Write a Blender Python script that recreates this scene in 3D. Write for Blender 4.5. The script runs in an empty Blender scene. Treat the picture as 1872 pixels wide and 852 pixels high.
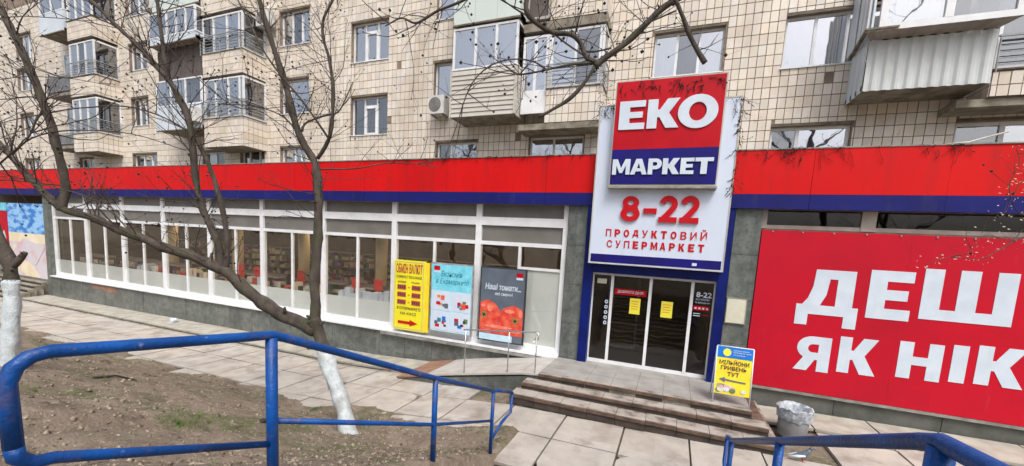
import bpy, bmesh, math, random
from mathutils import Vector, Matrix, noise
random.seed(7)
scene = bpy.context.scene
col = scene.collection
rad = math.radians

# ------------------------------------------------------------------ camera
CF, CX, CY = 706.76, 963.5, 529.0          # focal length / principal point in photo pixels
YAW, PITCH, ROLL = 0.356, -0.1075, -0.0607
def _rot():
    cy, sy, cp, sp, cr, sr = (math.cos(YAW), math.sin(YAW), math.cos(PITCH), math.sin(PITCH), math.cos(ROLL), math.sin(ROLL))
    return (Matrix(((cy, -sy, 0), (sy, cy, 0), (0, 0, 1))) @ Matrix(((1, 0, 0), (0, cp, -sp), (0, sp, cp)))
            @ Matrix(((cr, 0, sr), (0, 1, 0), (-sr, 0, cr))))
RM = _rot()
EYE = Vector((0, 0, 4.0))
cam_d = bpy.data.cameras.new('camera')
cam = bpy.data.objects.new('camera', cam_d)
col.objects.link(cam)
right, fwd, up = RM.col[0], RM.col[1], RM.col[2]
M4 = Matrix.Identity(4)
for i in range(3):
    M4[i][0], M4[i][1], M4[i][2], M4[i][3] = right[i], up[i], -fwd[i], EYE[i]
cam.matrix_world = M4
cam_d.sensor_width = 36
cam_d.lens = 36 * CF / 1872
cam_d.shift_x = (936 - CX) / 1872
cam_d.shift_y = (CY - 426) / 1872
cam_d.clip_start = 0.05
cam_d.clip_end = 3000
scene.camera = cam

# ------------------------------------------------------------------ light
SUN_EL, SUN_AZ = 58, 142          # azimuth clockwise from +Y
world = bpy.data.worlds.new('World')
scene.world = world
world.use_nodes = True
wn = world.node_tree.nodes; wl = world.node_tree.links
bg = wn['Background']
sky = wn.new('ShaderNodeTexSky'); sky.sky_type = 'NISHITA'
sky.sun_disc = False; sky.sun_elevation = rad(SUN_EL); sky.sun_rotation = rad(SUN_AZ)
sky.air_density = 1.0; sky.dust_density = 6.0; sky.ozone_density = 1.0
hs = wn.new('ShaderNodeHueSaturation'); hs.inputs['Saturation'].default_value = 0.6
wl.new(sky.outputs[0], hs.inputs['Color']); wl.new(hs.outputs[0], bg.inputs['Color'])
bg.inputs['Strength'].default_value = 0.15
sun_d = bpy.data.lights.new('sun', 'SUN'); sun_d.energy = 1.5; sun_d.angle = rad(20); sun_d.color = (1, .98, .95)
sun = bpy.data.objects.new('sun', sun_d); col.objects.link(sun)
sdir = Vector((math.sin(rad(SUN_AZ)) * math.cos(rad(SUN_EL)), math.cos(rad(SUN_AZ)) * math.cos(rad(SUN_EL)), math.sin(rad(SUN_EL))))
sun.rotation_euler = sdir.to_track_quat('Z', 'Y').to_euler()
sun.location = (0, -20, 30)
scene.view_settings.view_transform = 'Standard'
scene.view_settings.look = 'None'
scene.view_settings.gamma = 1
scene.view_settings.exposure = 0.42
scene.render.engine = 'CYCLES'
scene.cycles.max_bounces = 8
scene.cycles.transparent_max_bounces = 16

# ------------------------------------------------------------------ photo measuring helpers
def ray(px, py):
    return RM @ Vector(((px - CX) / CF, 1.0, -(py - CY) / CF))
def at(px, py, Y):
    "point of the real plane y=Y seen at a photo pixel"
    v = ray(px, py); return EYE + v * (Y / v.y)
def atd(px, py, depth):
    "point at a given forward distance"
    return EYE + ray(px, py) * depth

# ------------------------------------------------------------------ materials
MATS = {}
def nodes(m):
    return m.node_tree.nodes, m.node_tree.links
def mat(name, c, rough=.6, c2=None, scale=3.0, bump=0.0, bscale=40.0, metal=0.0, spec=.5, contrast=(.35, .65), detail=6, stretch=None):
    m = bpy.data.materials.new(name); m.use_nodes = True
    n, l = nodes(m)
    b = n['Principled BSDF']
    b.inputs['Base Color'].default_value = (*c, 1); b.inputs['Roughness'].default_value = rough
    b.inputs['Metallic'].default_value = metal; b.inputs['Specular IOR Level'].default_value = spec
    tc = n.new('ShaderNodeTexCoord'); g = n.new('ShaderNodeNewGeometry')
    vec = g.outputs['Position']
    if stretch:
        mp = n.new('ShaderNodeMapping'); mp.inputs['Scale'].default_value = stretch
        l.new(vec, mp.inputs['Vector']); vec = mp.outputs[0]
    if c2:
        t = n.new('ShaderNodeTexNoise'); t.inputs['Scale'].default_value = scale; t.inputs['Detail'].default_value = detail
        l.new(vec, t.inputs['Vector'])
        r = n.new('ShaderNodeMapRange'); r.inputs['From Min'].default_value = contrast[0]; r.inputs['From Max'].default_value = contrast[1]
        l.new(t.outputs[0], r.inputs['Value'])
        x = n.new('ShaderNodeMix'); x.data_type = 'RGBA'
        x.inputs['A'].default_value = (*c, 1); x.inputs['B'].default_value = (*c2, 1)
        l.new(r.outputs[0], x.inputs['Factor']); l.new(x.outputs['Result'], b.inputs['Base Color'])
        m['mix'] = x.name
    if bump:
        t2 = n.new('ShaderNodeTexNoise'); t2.inputs['Scale'].default_value = bscale; t2.inputs['Detail'].default_value = 5
        l.new(vec, t2.inputs['Vector'])
        bp = n.new('ShaderNodeBump'); bp.inputs['Strength'].default_value = bump; bp.inputs['Distance'].default_value = .02
        l.new(t2.outputs[0], bp.inputs['Height']); l.new(bp.outputs[0], b.inputs['Normal'])
    MATS[name] = m
    return m
SOFT = ('red_fascia', 'blue_fascia', 'panel_red', 'sign_red', 'sign_blue', 'portal_blue', 'red_letter')
def add_dirt(m, c, scale, lo, hi, stretch=None, fac=1.0):
    "second layer of stains over a material's colour"
    n, l = nodes(m); b = n['Principled BSDF']
    g = n.new('ShaderNodeNewGeometry'); vec = g.outputs['Position']
    if stretch:
        mp = n.new('ShaderNodeMapping'); mp.inputs['Scale'].default_value = stretch; l.new(vec, mp.inputs['Vector']); vec = mp.outputs[0]
    t = n.new('ShaderNodeTexNoise'); t.inputs['Scale'].default_value = scale; t.inputs['Detail'].default_value = 8; t.inputs['Roughness'].default_value = .65
    l.new(vec, t.inputs['Vector'])
    r = n.new('ShaderNodeMapRange'); r.inputs['From Min'].default_value = lo; r.inputs['From Max'].default_value = hi; r.inputs['To Max'].default_value = fac
    l.new(t.outputs[0], r.inputs['Value'])
    x = n.new('ShaderNodeMix'); x.data_type = 'RGBA'; x.inputs['B'].default_value = (*c, 1)
    src = b.inputs['Base Color'].links[0].from_socket if b.inputs['Base Color'].links else None
    if src: l.new(src, x.inputs['A'])
    else: x.inputs['A'].default_value = b.inputs['Base Color'].default_value
    l.new(r.outputs[0], x.inputs['Factor']); l.new(x.outputs['Result'], b.inputs['Base Color'])
    return m
def per_cell(m, cell, amount, hue=.012):
    "each tile / slab gets its own tone, snapped to the laying grid"
    n, l = nodes(m); b = n['Principled BSDF']
    g = n.new('ShaderNodeNewGeometry')
    sub = n.new('ShaderNodeVectorMath'); sub.operation = 'DIVIDE'; sub.inputs[1].default_value = cell
    l.new(g.outputs['Position'], sub.inputs[0])
    fl = n.new('ShaderNodeVectorMath'); fl.operation = 'FLOOR'; l.new(sub.outputs[0], fl.inputs[0])
    w = n.new('ShaderNodeTexWhiteNoise'); w.noise_dimensions = '3D'; l.new(fl.outputs[0], w.inputs['Vector'])
    r = n.new('ShaderNodeMapRange'); r.inputs['To Min'].default_value = 1 - amount; r.inputs['To Max'].default_value = 1 + amount * .6
    l.new(w.outputs['Value'], r.inputs['Value'])
    h = n.new('ShaderNodeHueSaturation'); l.new(r.outputs[0], h.inputs['Value'])
    sp = n.new('ShaderNodeSeparateColor'); l.new(w.outputs['Color'], sp.inputs[0])
    r2 = n.new('ShaderNodeMapRange'); r2.inputs['To Min'].default_value = .5 - hue; r2.inputs['To Max'].default_value = .5 + hue
    l.new(sp.outputs[1], r2.inputs['Value']); l.new(r2.outputs[0], h.inputs['Hue'])
    r3 = n.new('ShaderNodeMapRange'); r3.inputs['To Min'].default_value = .7; r3.inputs['To Max'].default_value = 1.15
    l.new(sp.outputs[2], r3.inputs['Value']); l.new(r3.outputs[0], h.inputs['Saturation'])
    src = b.inputs['Base Color'].links[0].from_socket if b.inputs['Base Color'].links else None
    if src: l.new(src, h.inputs['Color'])
    else: h.inputs['Color'].default_value = b.inputs['Base Color'].default_value
    l.new(h.outputs[0], b.inputs['Base Color'])
    return m
def glass(name, tint, reflect, rough=.02):
    m = bpy.data.materials.new(name); m.use_nodes = True; n, l = nodes(m); n.remove(n['Principled BSDF'])
    o = n['Material Output']
    tr = n.new('ShaderNodeBsdfTransparent'); tr.inputs[0].default_value = (*tint, 1)
    gl = n.new('ShaderNodeBsdfGlossy'); gl.inputs['Roughness'].default_value = rough
    g = n.new('ShaderNodeNewGeometry')
    t = n.new('ShaderNodeTexNoise'); t.inputs['Scale'].default_value = 1.3; l.new(g.outputs['Position'], t.inputs['Vector'])
    bp = n.new('ShaderNodeBump'); bp.inputs['Strength'].default_value = .25; bp.inputs['Distance'].default_value = .02
    l.new(t.outputs[0], bp.inputs['Height']); l.new(bp.outputs[0], gl.inputs['Normal'])
    fc = n.new('ShaderNodeLayerWeight'); fc.inputs['Blend'].default_value = .5
    lw = n.new('ShaderNodeMath'); lw.operation = 'POWER'; lw.inputs[1].default_value = 5; l.new(fc.outputs['Facing'], lw.inputs[0])
    ma = n.new('ShaderNodeMath'); ma.operation = 'ADD'; ma.use_clamp = True; ma.inputs[1].default_value = reflect
    l.new(lw.outputs[0], ma.inputs[0])
    mx = n.new('ShaderNodeMixShader'); l.new(ma.outputs[0], mx.inputs[0]); l.new(tr.outputs[0], mx.inputs[1]); l.new(gl.outputs[0], mx.inputs[2])
    l.new(mx.outputs[0], o.inputs['Surface']); MATS[name] = m
    return m
def emit(name, c, s):
    m = bpy.data.materials.new(name); m.use_nodes = True; n, l = nodes(m); b = n['Principled BSDF']
    b.inputs['Base Color'].default_value = (*c, 1); b.inputs['Emission Color'].default_value = (*c, 1); b.inputs['Emission Strength'].default_value = s
    MATS[name] = m; return m

TW, TH = .2, .28
mat('tile', (.68, .60, .50), .45, (.73, .67, .585), 1.2, .1, 60)
per_cell(MATS['tile'], (TW, 50, TH), .13)
add_dirt(MATS['tile'], (.36, .28, .2), .7, .5, .72, (1, 1, .4), .5)
add_dirt(MATS['tile'], (.16, .12, .09), 5, .62, .8, None, .6)
mat('mortar', (.17, .13, .10), .9, (.28, .22, .175), 4, .3)
mat('concrete', (.36, .33, .28), .85, (.22, .2, .17), 3, .3, 50)
mat('old_concrete', (.3, .27, .22), .9, (.15, .13, .1), 4, .4, 40)
mat('paving', (.43, .395, .35), .85, (.33, .30, .265), 2.2, .25, 70)
per_cell(MATS['paving'], (1.31, 1.25, 50), .08, .004)
add_dirt(MATS['paving'], (.2, .155, .12), 1.1, .53, .72, None, .75)
add_dirt(MATS['paving'], (.16, .12, .09), 6, .62, .74, None, .5)
mat('paving_grey', (.42, .40, .34), .85, (.3, .28, .24), 2.5, .25, 70)
add_dirt(MATS['paving_grey'], (.2, .16, .12), 1.4, .55, .75, None, .6)
mat('soil', (.12, .092, .068), .95, (.20, .16, .122), 2.0, .8, 35, contrast=(.3, .6))
add_dirt(MATS['soil'], (.07, .085, .03), .9, .50, .60, (1, 1, 1), .65)
add_dirt(MATS['soil'], (.25, .21, .16), 2.1, .54, .66, None, .7)
add_dirt(MATS['soil'], (.07, .05, .035), 3.1, .55, .7)
add_dirt(MATS['soil'], (.34, .28, .21), 12, .55, .68, None, .7)
add_dirt(MATS['soil'], (.07, .05, .04), 18, .56, .68, None, .7)
mat('granite', (.10, .115, .105), .35, (.17, .185, .17), 5, .05, 30)
add_dirt(MATS['granite'], (.05, .055, .05), 14, .5, .7, None, .7)
per_cell(MATS['granite'], (.9, 50, 50), .25)
add_dirt(MATS['granite'], (.27, .26, .22), 1.6, .58, .75, (1, 1, .35), .5)
mat('plinth_dark', (.075, .08, .07), .8, (.12, .125, .11), 3, .3, 30)
add_dirt(MATS['plinth_dark'], (.2, .19, .16), 2.5, .56, .75, (1, 1, .4), .5)
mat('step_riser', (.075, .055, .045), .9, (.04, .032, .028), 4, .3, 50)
mat('ledge', (.3, .3, .27), .7, (.17, .17, .15), 4, .2)
mat('red_fascia', (.66, .004, .004), .5, (.54, .002, .004), .5, contrast=(.3, .7))
add_dirt(MATS['red_fascia'], (.30, .012, .012), 1.2, .5, .75, (2.5, 1, .35), .6)

mat('blue_fascia', (.01, .013, .15), .5, (.008, .01, .11), 1)
mat('panel_red', (.54, .004, .02), .5, (.46, .005, .022), .6, contrast=(.3, .7))
mat('sign_red', (.50, .002, .012), .45, (.40, .002, .01), 1.5)
mat('sign_blue', (.012, .008, .17), .45, (.01, .008, .12), 2)
mat('portal_blue', (.003, .012, .15), .45, (.002, .007, .09), 2)
mat('sign_white', (.58, .66, .80), .4, (.62, .68, .8), 1.5)
mat('letter_white', (.62, .70, .79), .5, (.55, .63, .72), 3)
mat('red_letter', (.5, .004, .01), .4, (.5, .01, .02), 3)
mat('pvc', (.78, .8, .83), .35, (.68, .69, .7), 2, .02)
add_dirt(MATS['pvc'], (.4, .37, .32), 2.5, .6, .8, None, .5)
mat('frame_grey', (.5, .48, .44), .5, (.36, .34, .3), 3)
mat('grey_panel', (.19, .18, .165), .4, (.15, .14, .13), 1.5)
mat('frosted', (.80, .88, .90), .3, (.68, .76, .78), 1, contrast=(.3, .8))
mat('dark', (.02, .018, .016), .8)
mat('room', (.13, .10, .08), .8, (.08, .06, .05), 1)
mat('room_floor', (.22, .2, .18), .3)
mat('column', (.66, .54, .32), .6, (.55, .45, .27), 2)
mat('cornice', (.09, .075, .06), .9, (.2, .17, .12), 5, .3)
mat('curtain', (.78, .82, .88), .8, (.55, .6, .68), 3, stretch=(9, 1, .5))
mat('curtain_dark', (.1, .11, .13), .8, (.2, .2, .21), 2, stretch=(6, 1, .5))
mat('siding', (.52, .50, .45), .55, (.45, .43, .38), 2)
mat('corrugated', (.56, .60, .60), .45, (.48, .5, .5), 1.5)
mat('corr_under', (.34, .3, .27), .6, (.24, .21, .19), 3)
mat('white_sheet', (.62, .68, .74), .45, (.52, .58, .64), 1)
mat('pale_sheet', (.60, .68, .64), .45, (.55, .62, .6), 1)
mat('ac_body', (.66, .66, .64), .5, (.56, .55, .52), 4)
mat('ac_fan', (.14, .14, .14), .6)
mat('railing_metal', (.34, .37, .39), .5, (.2, .2, .2), 5)
mat('dark_wood', (.07, .06, .055), .8, (.12, .1, .09), 3, stretch=(5, 1, .6))
mat('steel', (.55, .55, .54), .25, metal=.9)
mat('blue_paint', (.0, .068, .30), .42, (.0, .04, .18), 4, .3, 45, spec=.35)
add_dirt(MATS['blue_paint'], (.14, .085, .08), 3.5, .56, .70, None, .7)
add_dirt(MATS['blue_paint'], (.15, .06, .03), 22, .68, .74, None, .9)
add_dirt(MATS['blue_paint'], (.30, .33, .42), 11, .64, .72, None, .6)
mat('bark', (.038, .030, .025), .9, (.085, .068, .054), 8, .8, 45, stretch=(1, 1, .4))
add_dirt(MATS['bark'], (.045, .05, .02), 2.5, .5, .68, None, .8)
mat('twig', (.03, .02, .018), .85, (.07, .05, .045), 6)
mat('whitewash', (.58, .64, .66), .8, (.42, .47, .5), 9, .7, 40)
mat('seed', (.03, .022, .02), .9)
mat('dry_leaf', (.42, .28, .2), .8, (.5, .42, .35), 30)
mat('grass', (.09, .16, .03), .8, (.14, .2, .05), 9)
mat('litter', (.09, .065, .045), .9, (.34, .28, .21), 12, contrast=(.4, .6))
mat('yellow', (.85, .78, .02), .4, (.8, .7, .02), 2)
mat('yellow2', (.85, .72, .03), .4, (.9, .6, .03), 3)
mat('orange', (.75, .25, .01), .5)
mat('black_print', (.03, .03, .04), .6)
mat('dark_red_print', (.32, .02, .02), .5, (.55, .12, .08), 40)
mat('sky_poster', (.13, .55, .72), .4, (.25, .7, .82), 4)
mat('pale_poster', (.55, .75, .85), .4, (.45, .66, .8), 4)
mat('slate_poster', (.09, .115, .15), .35, (.12, .15, .19), 2)
mat('tomato', (.62, .03, .02), .35, (.75, .14, .08), 5)
mat('tomato_light', (.8, .3, .22), .4, (.75, .15, .1), 9)
mat('stalk', (.12, .2, .06), .6)
mat('teal_print', (.02, .2, .3), .5)
mat('blue_sign', (.0, .16, .6), .4)
mat('paper_yellow', (.8, .74, .06), .6)
mat('paper', (.66, .66, .52), .6, (.58, .58, .46), 5)
mat('bin_grey', (.32, .33, .33), .5, (.24, .25, .26), 5)
mat('plastic_film', (.42, .46, .5), .22, (.25, .28, .31), 14, .6, 30)
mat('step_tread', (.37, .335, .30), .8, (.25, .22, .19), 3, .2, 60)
mat('step_edge', (.15, .095, .065), .8, (.085, .055, .04), 5, .3, 50)
add_dirt(MATS['step_edge'], (.05, .04, .03), 2.5, .48, .66)
add_dirt(MATS['step_tread'], (.12, .09, .07), 3.0, .52, .68)
mat('landing_tile', (.33, .32, .30), .6, (.26, .25, .235), 3, .1, 60)
add_dirt(MATS['landing_tile'], (.18, .16, .13), 1.8, .58, .75, None, .6)
mat('ramp_tile', (.46, .45, .42), .6, (.38, .36, .33), 3)
mat('rust_tile', (.3, .17, .11), .8, (.22, .12, .08), 4)
mat('sand_poster', (.72, .6, .4), .5, (.8, .72, .55), 1.2)
mat('pink_poster', (.62, .58, .62), .5, (.66, .36, .38), .9, contrast=(.5, .7))
mat('beach_blue', (.03, .2, .6), .5, (.3, .55, .85), 1.4, contrast=(.42, .55), stretch=(1, 1, 2.5))
mat('goods', (.30, .09, .06), .6)
per_cell(MATS['goods'], (.16, .4, .22), .9, .5)
mat('goods_pale', (.5, .44, .36), .6)
per_cell(MATS['goods_pale'], (.16, .4, .22), .35, .08)
mat('shelf_metal', (.22, .2, .18), .5)
mat('red_tag', (.6, .03, .02), .5)
glass('shop_glass', (.97, .96, .94), .12)
glass('door_glass', (.55, .55, .55), .05)
glass('window_glass', (.9, .93, .97), .6)
glass('window_glass_dark', (.6, .62, .65), .3)
glass('window_glass_blue', (.8, .85, .95), .68)
emit('lamp', (1, .76, .48), 15)

add_dirt(MATS['blue_fascia'], (.04, .04, .1), 1.6, .55, .78, (2.5, 1, .5), .5)
add_dirt(MATS['panel_red'], (.36, .006, .02), .5, .45, .7, None, .7)
add_dirt(MATS['panel_red'], (.42, .09, .09), 3.2, .62, .8, (3, 1, .3), .3)
add_dirt(MATS['sign_white'], (.36, .38, .4), 1.4, .56, .8, (3, 1, .3), .4)
add_dirt(MATS['letter_white'], (.5, .5, .5), 2.4, .56, .8, (3, 1, .5), .4)
add_dirt(MATS['whitewash'], (.2, .18, .16), 16, .58, .68, (1, 1, .4), .6)
add_dirt(MATS['whitewash'], (.3, .28, .25), 3, .5, .7, None, .6)
add_dirt(MATS['pvc'], (.45, .43, .4), 7, .6, .75, (1, 1, .4), .5)
for k_ in SOFT:
    MATS[k_].node_tree.nodes['Principled BSDF'].inputs['Specular IOR Level'].default_value = .22
# ------------------------------------------------------------------ object helpers
ORG = {}
def link(o, parent=None):
    col.objects.link(o)
    if parent is not None: o.parent = parent
    return o
def tag(o, label=None, cat=None, group=None, kind=None):
    if label: o['label'] = label
    if cat: o['category'] = cat
    if group: o['group'] = group
    if kind: o['kind'] = kind
    return o
def thing(name, loc, label, cat, group=None):
    o = bpy.data.objects.new(name, None); o.empty_display_size = .2
    o.location = loc; link(o); ORG[o.name] = Vector(loc)
    return tag(o, label, cat, group)
def org(p):
    return ORG.get(p.name, Vector((0, 0, 0))) if p is not None else Vector((0, 0, 0))

class MB:
    def __init__(s): s.v = []; s.f = []; s.sm = False
    def box(s, x0, x1, y0, y1, z0, z1, faces='all'):
        b = len(s.v)
        s.v += [(x0, y0, z0), (x1, y0, z0), (x1, y1, z0), (x0, y1, z0), (x0, y0, z1), (x1, y0, z1), (x1, y1, z1), (x0, y1, z1)]
        F = [(0, 3, 2, 1), (4, 5, 6, 7), (0, 1, 5, 4), (1, 2, 6, 5), (2, 3, 7, 6), (3, 0, 4, 7)]
        if faces == 'front': F = [F[0], F[1], F[2], F[3], F[5]]
        s.f += [tuple(b + i for i in q) for q in F]
        return s
    def hexa(s, pts):
        b = len(s.v); s.v += [tuple(p) for p in pts]
        s.f += [tuple(b + i for i in q) for q in [(0, 3, 2, 1), (4, 5, 6, 7), (0, 1, 5, 4), (1, 2, 6, 5), (2, 3, 7, 6), (3, 0, 4, 7)]]
        return s
    def poly(s, pts):
        b = len(s.v); s.v += [tuple(p) for p in pts]; s.f.append(tuple(range(b, b + len(pts)))); return s
    def prism(s, pts, d):
        "polygon (counter clockwise seen from -y) pushed along d"
        b = len(s.v); n = len(pts); d = Vector(d)
        s.v += [tuple(p) for p in pts] + [tuple(Vector(p) + d) for p in pts]
        s.f.append(tuple(range(b, b + n))); s.f.append(tuple(range(b + 2 * n - 1, b + n - 1, -1)))
        for i in range(n):
            j = (i + 1) % n; s.f.append((b + i, b + n + i, b + n + j, b + j))
        return s
    def tube(s, pts, rads, n=6, cap=True, wob=0):
        pts = [Vector(p) for p in pts]
        if not isinstance(rads, (list, tuple)): rads = [rads] * len(pts)
        b = len(s.v); prev = None
        for i, p in enumerate(pts):
            t = (pts[min(i + 1, len(pts) - 1)] - pts[max(i - 1, 0)])
            if t.length < 1e-9: t = Vector((0, 0, 1))
            t.normalize()
            if prev is None:
                a = Vector((0, 0, 1)) if abs(t.z) < .9 else Vector((1, 0, 0))
                u = t.cross(a).normalized()
            else:
                u = (prev - t * prev.dot(t))
                u = u.normalized() if u.length > 1e-6 else t.orthogonal().normalized()
            prev = u; w = t.cross(u)
            for k in range(n):
                a = 2 * math.pi * k / n
                r = rads[i] * (1 + (wob * noise.noise(p * 4 + Vector((math.cos(a), math.sin(a), 0))) if wob else 0))
                s.v.append(tuple(p + (u * math.cos(a) + w * math.sin(a)) * r))
        for i in range(len(pts) - 1):
            for k in range(n):
                k2 = (k + 1) % n; q = b + i * n
                s.f.append((q + k, q + k2, q + n + k2, q + n + k))
        if cap:
            s.f.append(tuple(b + k for k in range(n - 1, -1, -1))); q = b + (len(pts) - 1) * n
            s.f.append(tuple(q + k for k in range(n)))
        s.sm = True
        return s
    def blob(s, c, r, seed=0):
        c = Vector(c); b = len(s.v)
        for v in [(0, 0, 1), (1, 0, 0), (0, 1, 0), (-1, 0, 0), (0, -1, 0), (0, 0, -1)]:
            s.v.append(tuple(c + Vector(v) * r * random.uniform(.7, 1.2)))
        s.f += [tuple(b + i for i in q) for q in [(0, 1, 2), (0, 2, 3), (0, 3, 4), (0, 4, 1), (5, 2, 1), (5, 3, 2), (5, 4, 3), (5, 1, 4)]]
        return s
    def build(s, name, m, parent=None, kind=None, smooth=None, label=None):
        me = bpy.data.meshes.new(name)
        o0 = org(parent)
        me.from_pydata([(x - o0.x, y - o0.y, z - o0.z) for x, y, z in s.v], [], s.f)
        if s.sm if smooth is None else smooth:
            me.polygons.foreach_set('use_smooth', [True] * len(me.polygons))
        me.materials.append(MATS[m]); me.update()
        o = bpy.data.objects.new(name, me); link(o, parent); ORG[o.name] = o0
        if kind: o['kind'] = kind
        if label: o['label'] = label
        return o
def bx(name, m, parent, *a, **k):
    return MB().box(*a).build(name, m, parent, **k)

# lettering -------------------------------------------------------------
def arc(cx, cy, rx, ry, a0, a1, n=12):
    return [(cx + rx * math.cos(rad(a0 + (a1 - a0) * i / n)), cy + ry * math.sin(rad(a0 + (a1 - a0) * i / n))) for i in range(n + 1)]
def stroke(path, w):
    L, Rr = [], []
    for i, p in enumerate(path):
        a = Vector(path[max(i - 1, 0)]); c = Vector(path[min(i + 1, len(path) - 1)]); t = (c - a).normalized(); nn = Vector((-t.y, t.x)) * w / 2
        p = Vector(p); L.append(tuple(p + nn)); Rr.append(tuple(p - nn))
    return L + Rr[::-1]
G = {}
G['Е'] = [[(0, 0), (.66, 0), (.66, .22), (.27, .22), (.27, .4), (.6, .4), (.6, .61), (.27, .61), (.27, .78), (.66, .78), (.66, 1), (0, 1)]]
G['К'] = [[(0, 0), (.27, 0), (.27, .38), (.33, .38), (.52, 0), (.86, 0), (.58, .52), (.84, 1), (.52, 1), (.33, .64), (.27, .64), (.27, 1), (0, 1)]]
G['О'] = [arc(.5, .5, .5, .52, 0, 350, 35), arc(.5, .5, .22, .29, 0, 350, 25)]
G['М'] = [[(0, 0), (.23, 0), (.23, .6), (.42, .1), (.58, .1), (.77, .6), (.77, 0), (1, 0), (1, 1), (.72, 1), (.5, .42), (.28, 1), (0, 1)]]
G['А'] = [[(0, 0), (.27, 0), (.33, .2), (.64, .2), (.7, 0), (.98, 0), (.65, 1), (.32, 1)], [(.39, .4), (.58, .4), (.485, .74)]]
G['Р'] = [[(0, 0), (.27, 0), (.27, .32), (.42, .32)] + arc(.44, .66, .36, .34, -90, 90, 10) + [(0, 1)], [(.27, .54), (.42, .54)] + arc(.42, .66, .11, .12, -90, 90, 6) + [(.27, .78)]]
G['Т'] = [[(.26, 0), (.54, 0), (.54, .77), (.8, .77), (.8, 1), (0, 1), (0, .77), (.26, .77)]]
G['Д'] = [[(0, -.25), (.2, -.25), (.2, 0), (.75, 0), (.75, -.25), (.95, -.25), (.95, .21), (.86, .21), (.86, 1), (.25, 1), (.23, .62), (.17, .36), (.09, .21), (0, .21)], [(.48, .8), (.6, .8), (.6, .21), (.37, .21), (.45, .45)]]
G['Ш'] = [[(0, 0), (1.25, 0), (1.25, 1), (.98, 1), (.98, .21), (.76, .21), (.76, 1), (.49, 1), (.49, .21), (.27, .21), (.27, 1), (0, 1)]]
G['Я'] = [[(.8, 0), (.53, 0), (.53, .33), (.47, .33), (.31, 0), (0, 0), (.2, .38)] + arc(.38, .67, .34, .33, 235, 90, 10) + [(.8, 1)], [(.53, .54), (.4, .54)] + arc(.4, .66, .11, .12, 270, 90, 6) + [(.53, .78)]]
G['Н'] = [[(0, 0), (.28, 0), (.28, .38), (.58, .38), (.58, 0), (.86, 0), (.86, 1), (.58, 1), (.58, .61), (.28, .61), (.28, 1), (0, 1)]]
G['І'] = [[(0, 0), (.28, 0), (.28, 1), (0, 1)]]
G['8'] = [arc(.34, .3, .34, .3, 148, 392, 24) + arc(.34, .745, .29, .26, -35, 215, 20), arc(.34, .3, .13, .11, 0, 345, 14), arc(.34, .745, .11, .1, 0, 345, 14)]
G['2'] = [stroke(arc(.33, .68, .23, .22, 170, -40, 12) + [(.3, .28), (.13, .1)], .21) ]
G['2b'] = [[(.0, 0), (.64, 0), (.64, .2), (.0, .2)]]
G['-'] = [[(0, .38), (.4, .38), (.4, .56), (0, .56)]]
def curve_mesh(name, contours, m, parent, depth):
    cu = bpy.data.curves.new(name, 'CURVE'); cu.dimensions = '2D'; cu.fill_mode = 'BOTH'; cu.extrude = depth / 2
    for c in contours:
        sp = cu.splines.new('POLY'); sp.points.add(len(c) - 1)
        for i, p in enumerate(c): sp.points[i].co = (p[0], p[1], 0, 1)
        sp.use_cyclic_u = True
    ob = bpy.data.objects.new(name + '_c', cu)
    me = bpy.data.meshes.new_from_object(ob); bpy.data.objects.remove(ob); bpy.data.curves.remove(cu)
    return me
def place_mesh(me, name, m, parent, x0, x1, z0, z1, y, tilt=None, label=None):
    vs = [v.co.copy() for v in me.vertices]
    ax, bx_ = min(v.x for v in vs), max(v.x for v in vs); ay, by = min(v.y for v in vs), max(v.y for v in vs)
    o0 = org(parent)
    for v in me.vertices:
        u = (v.co.x - ax) / (bx_ - ax); w = (v.co.y - ay) / (by - ay)
        p = Vector((x0 + u * (x1 - x0), y - v.co.z, z0 + w * (z1 - z0)))
        if tilt: p = tilt(p)
        v.co = p - o0
    me.materials.clear(); me.materials.append(MATS[m]); me.name = name
    o = bpy.data.objects.new(name, me); link(o, parent); ORG[o.name] = o0
    if label: o['label'] = label
    return o
def glyph(ch, m, parent, x0, x1, z0, z1, y, depth=.03, label=None):
    if ch == '2':
        me = curve_mesh('letter', G['2'] , m, parent, depth)
        o = place_mesh(me, 'letter', m, parent, x0, x1, z0 + .02, z1, y, label=label)
        bx('letter_foot', m, o, x0, x1 + .01, y - depth / 2 - .002, y + depth / 2, z0, z0 + (z1 - z0) * .2)
        return o
    return place_mesh(curve_mesh('letter', G[ch], m, parent, depth), 'letter', m, parent, x0, x1, z0, z1, y, label=label)
def text(s, m, parent, x0, x1, z0, z1, y, bold=.0, depth=.004, name='lettering', tilt=None, shear=0.0, space=1.0):
    cu = bpy.data.curves.new(name, 'FONT'); cu.body = s; cu.size = 1; cu.extrude = depth / 2; cu.offset = bold; cu.shear = shear; cu.space_character = space
    cu.resolution_u = 2; cu.fill_mode = 'BOTH'
    ob = bpy.data.objects.new(name, cu)
    me = bpy.data.meshes.new_from_object(ob); bpy.data.objects.remove(ob); bpy.data.curves.remove(cu)
    return place_mesh(me, name, m, parent, x0, x1, z0, z1, y, tilt)

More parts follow.
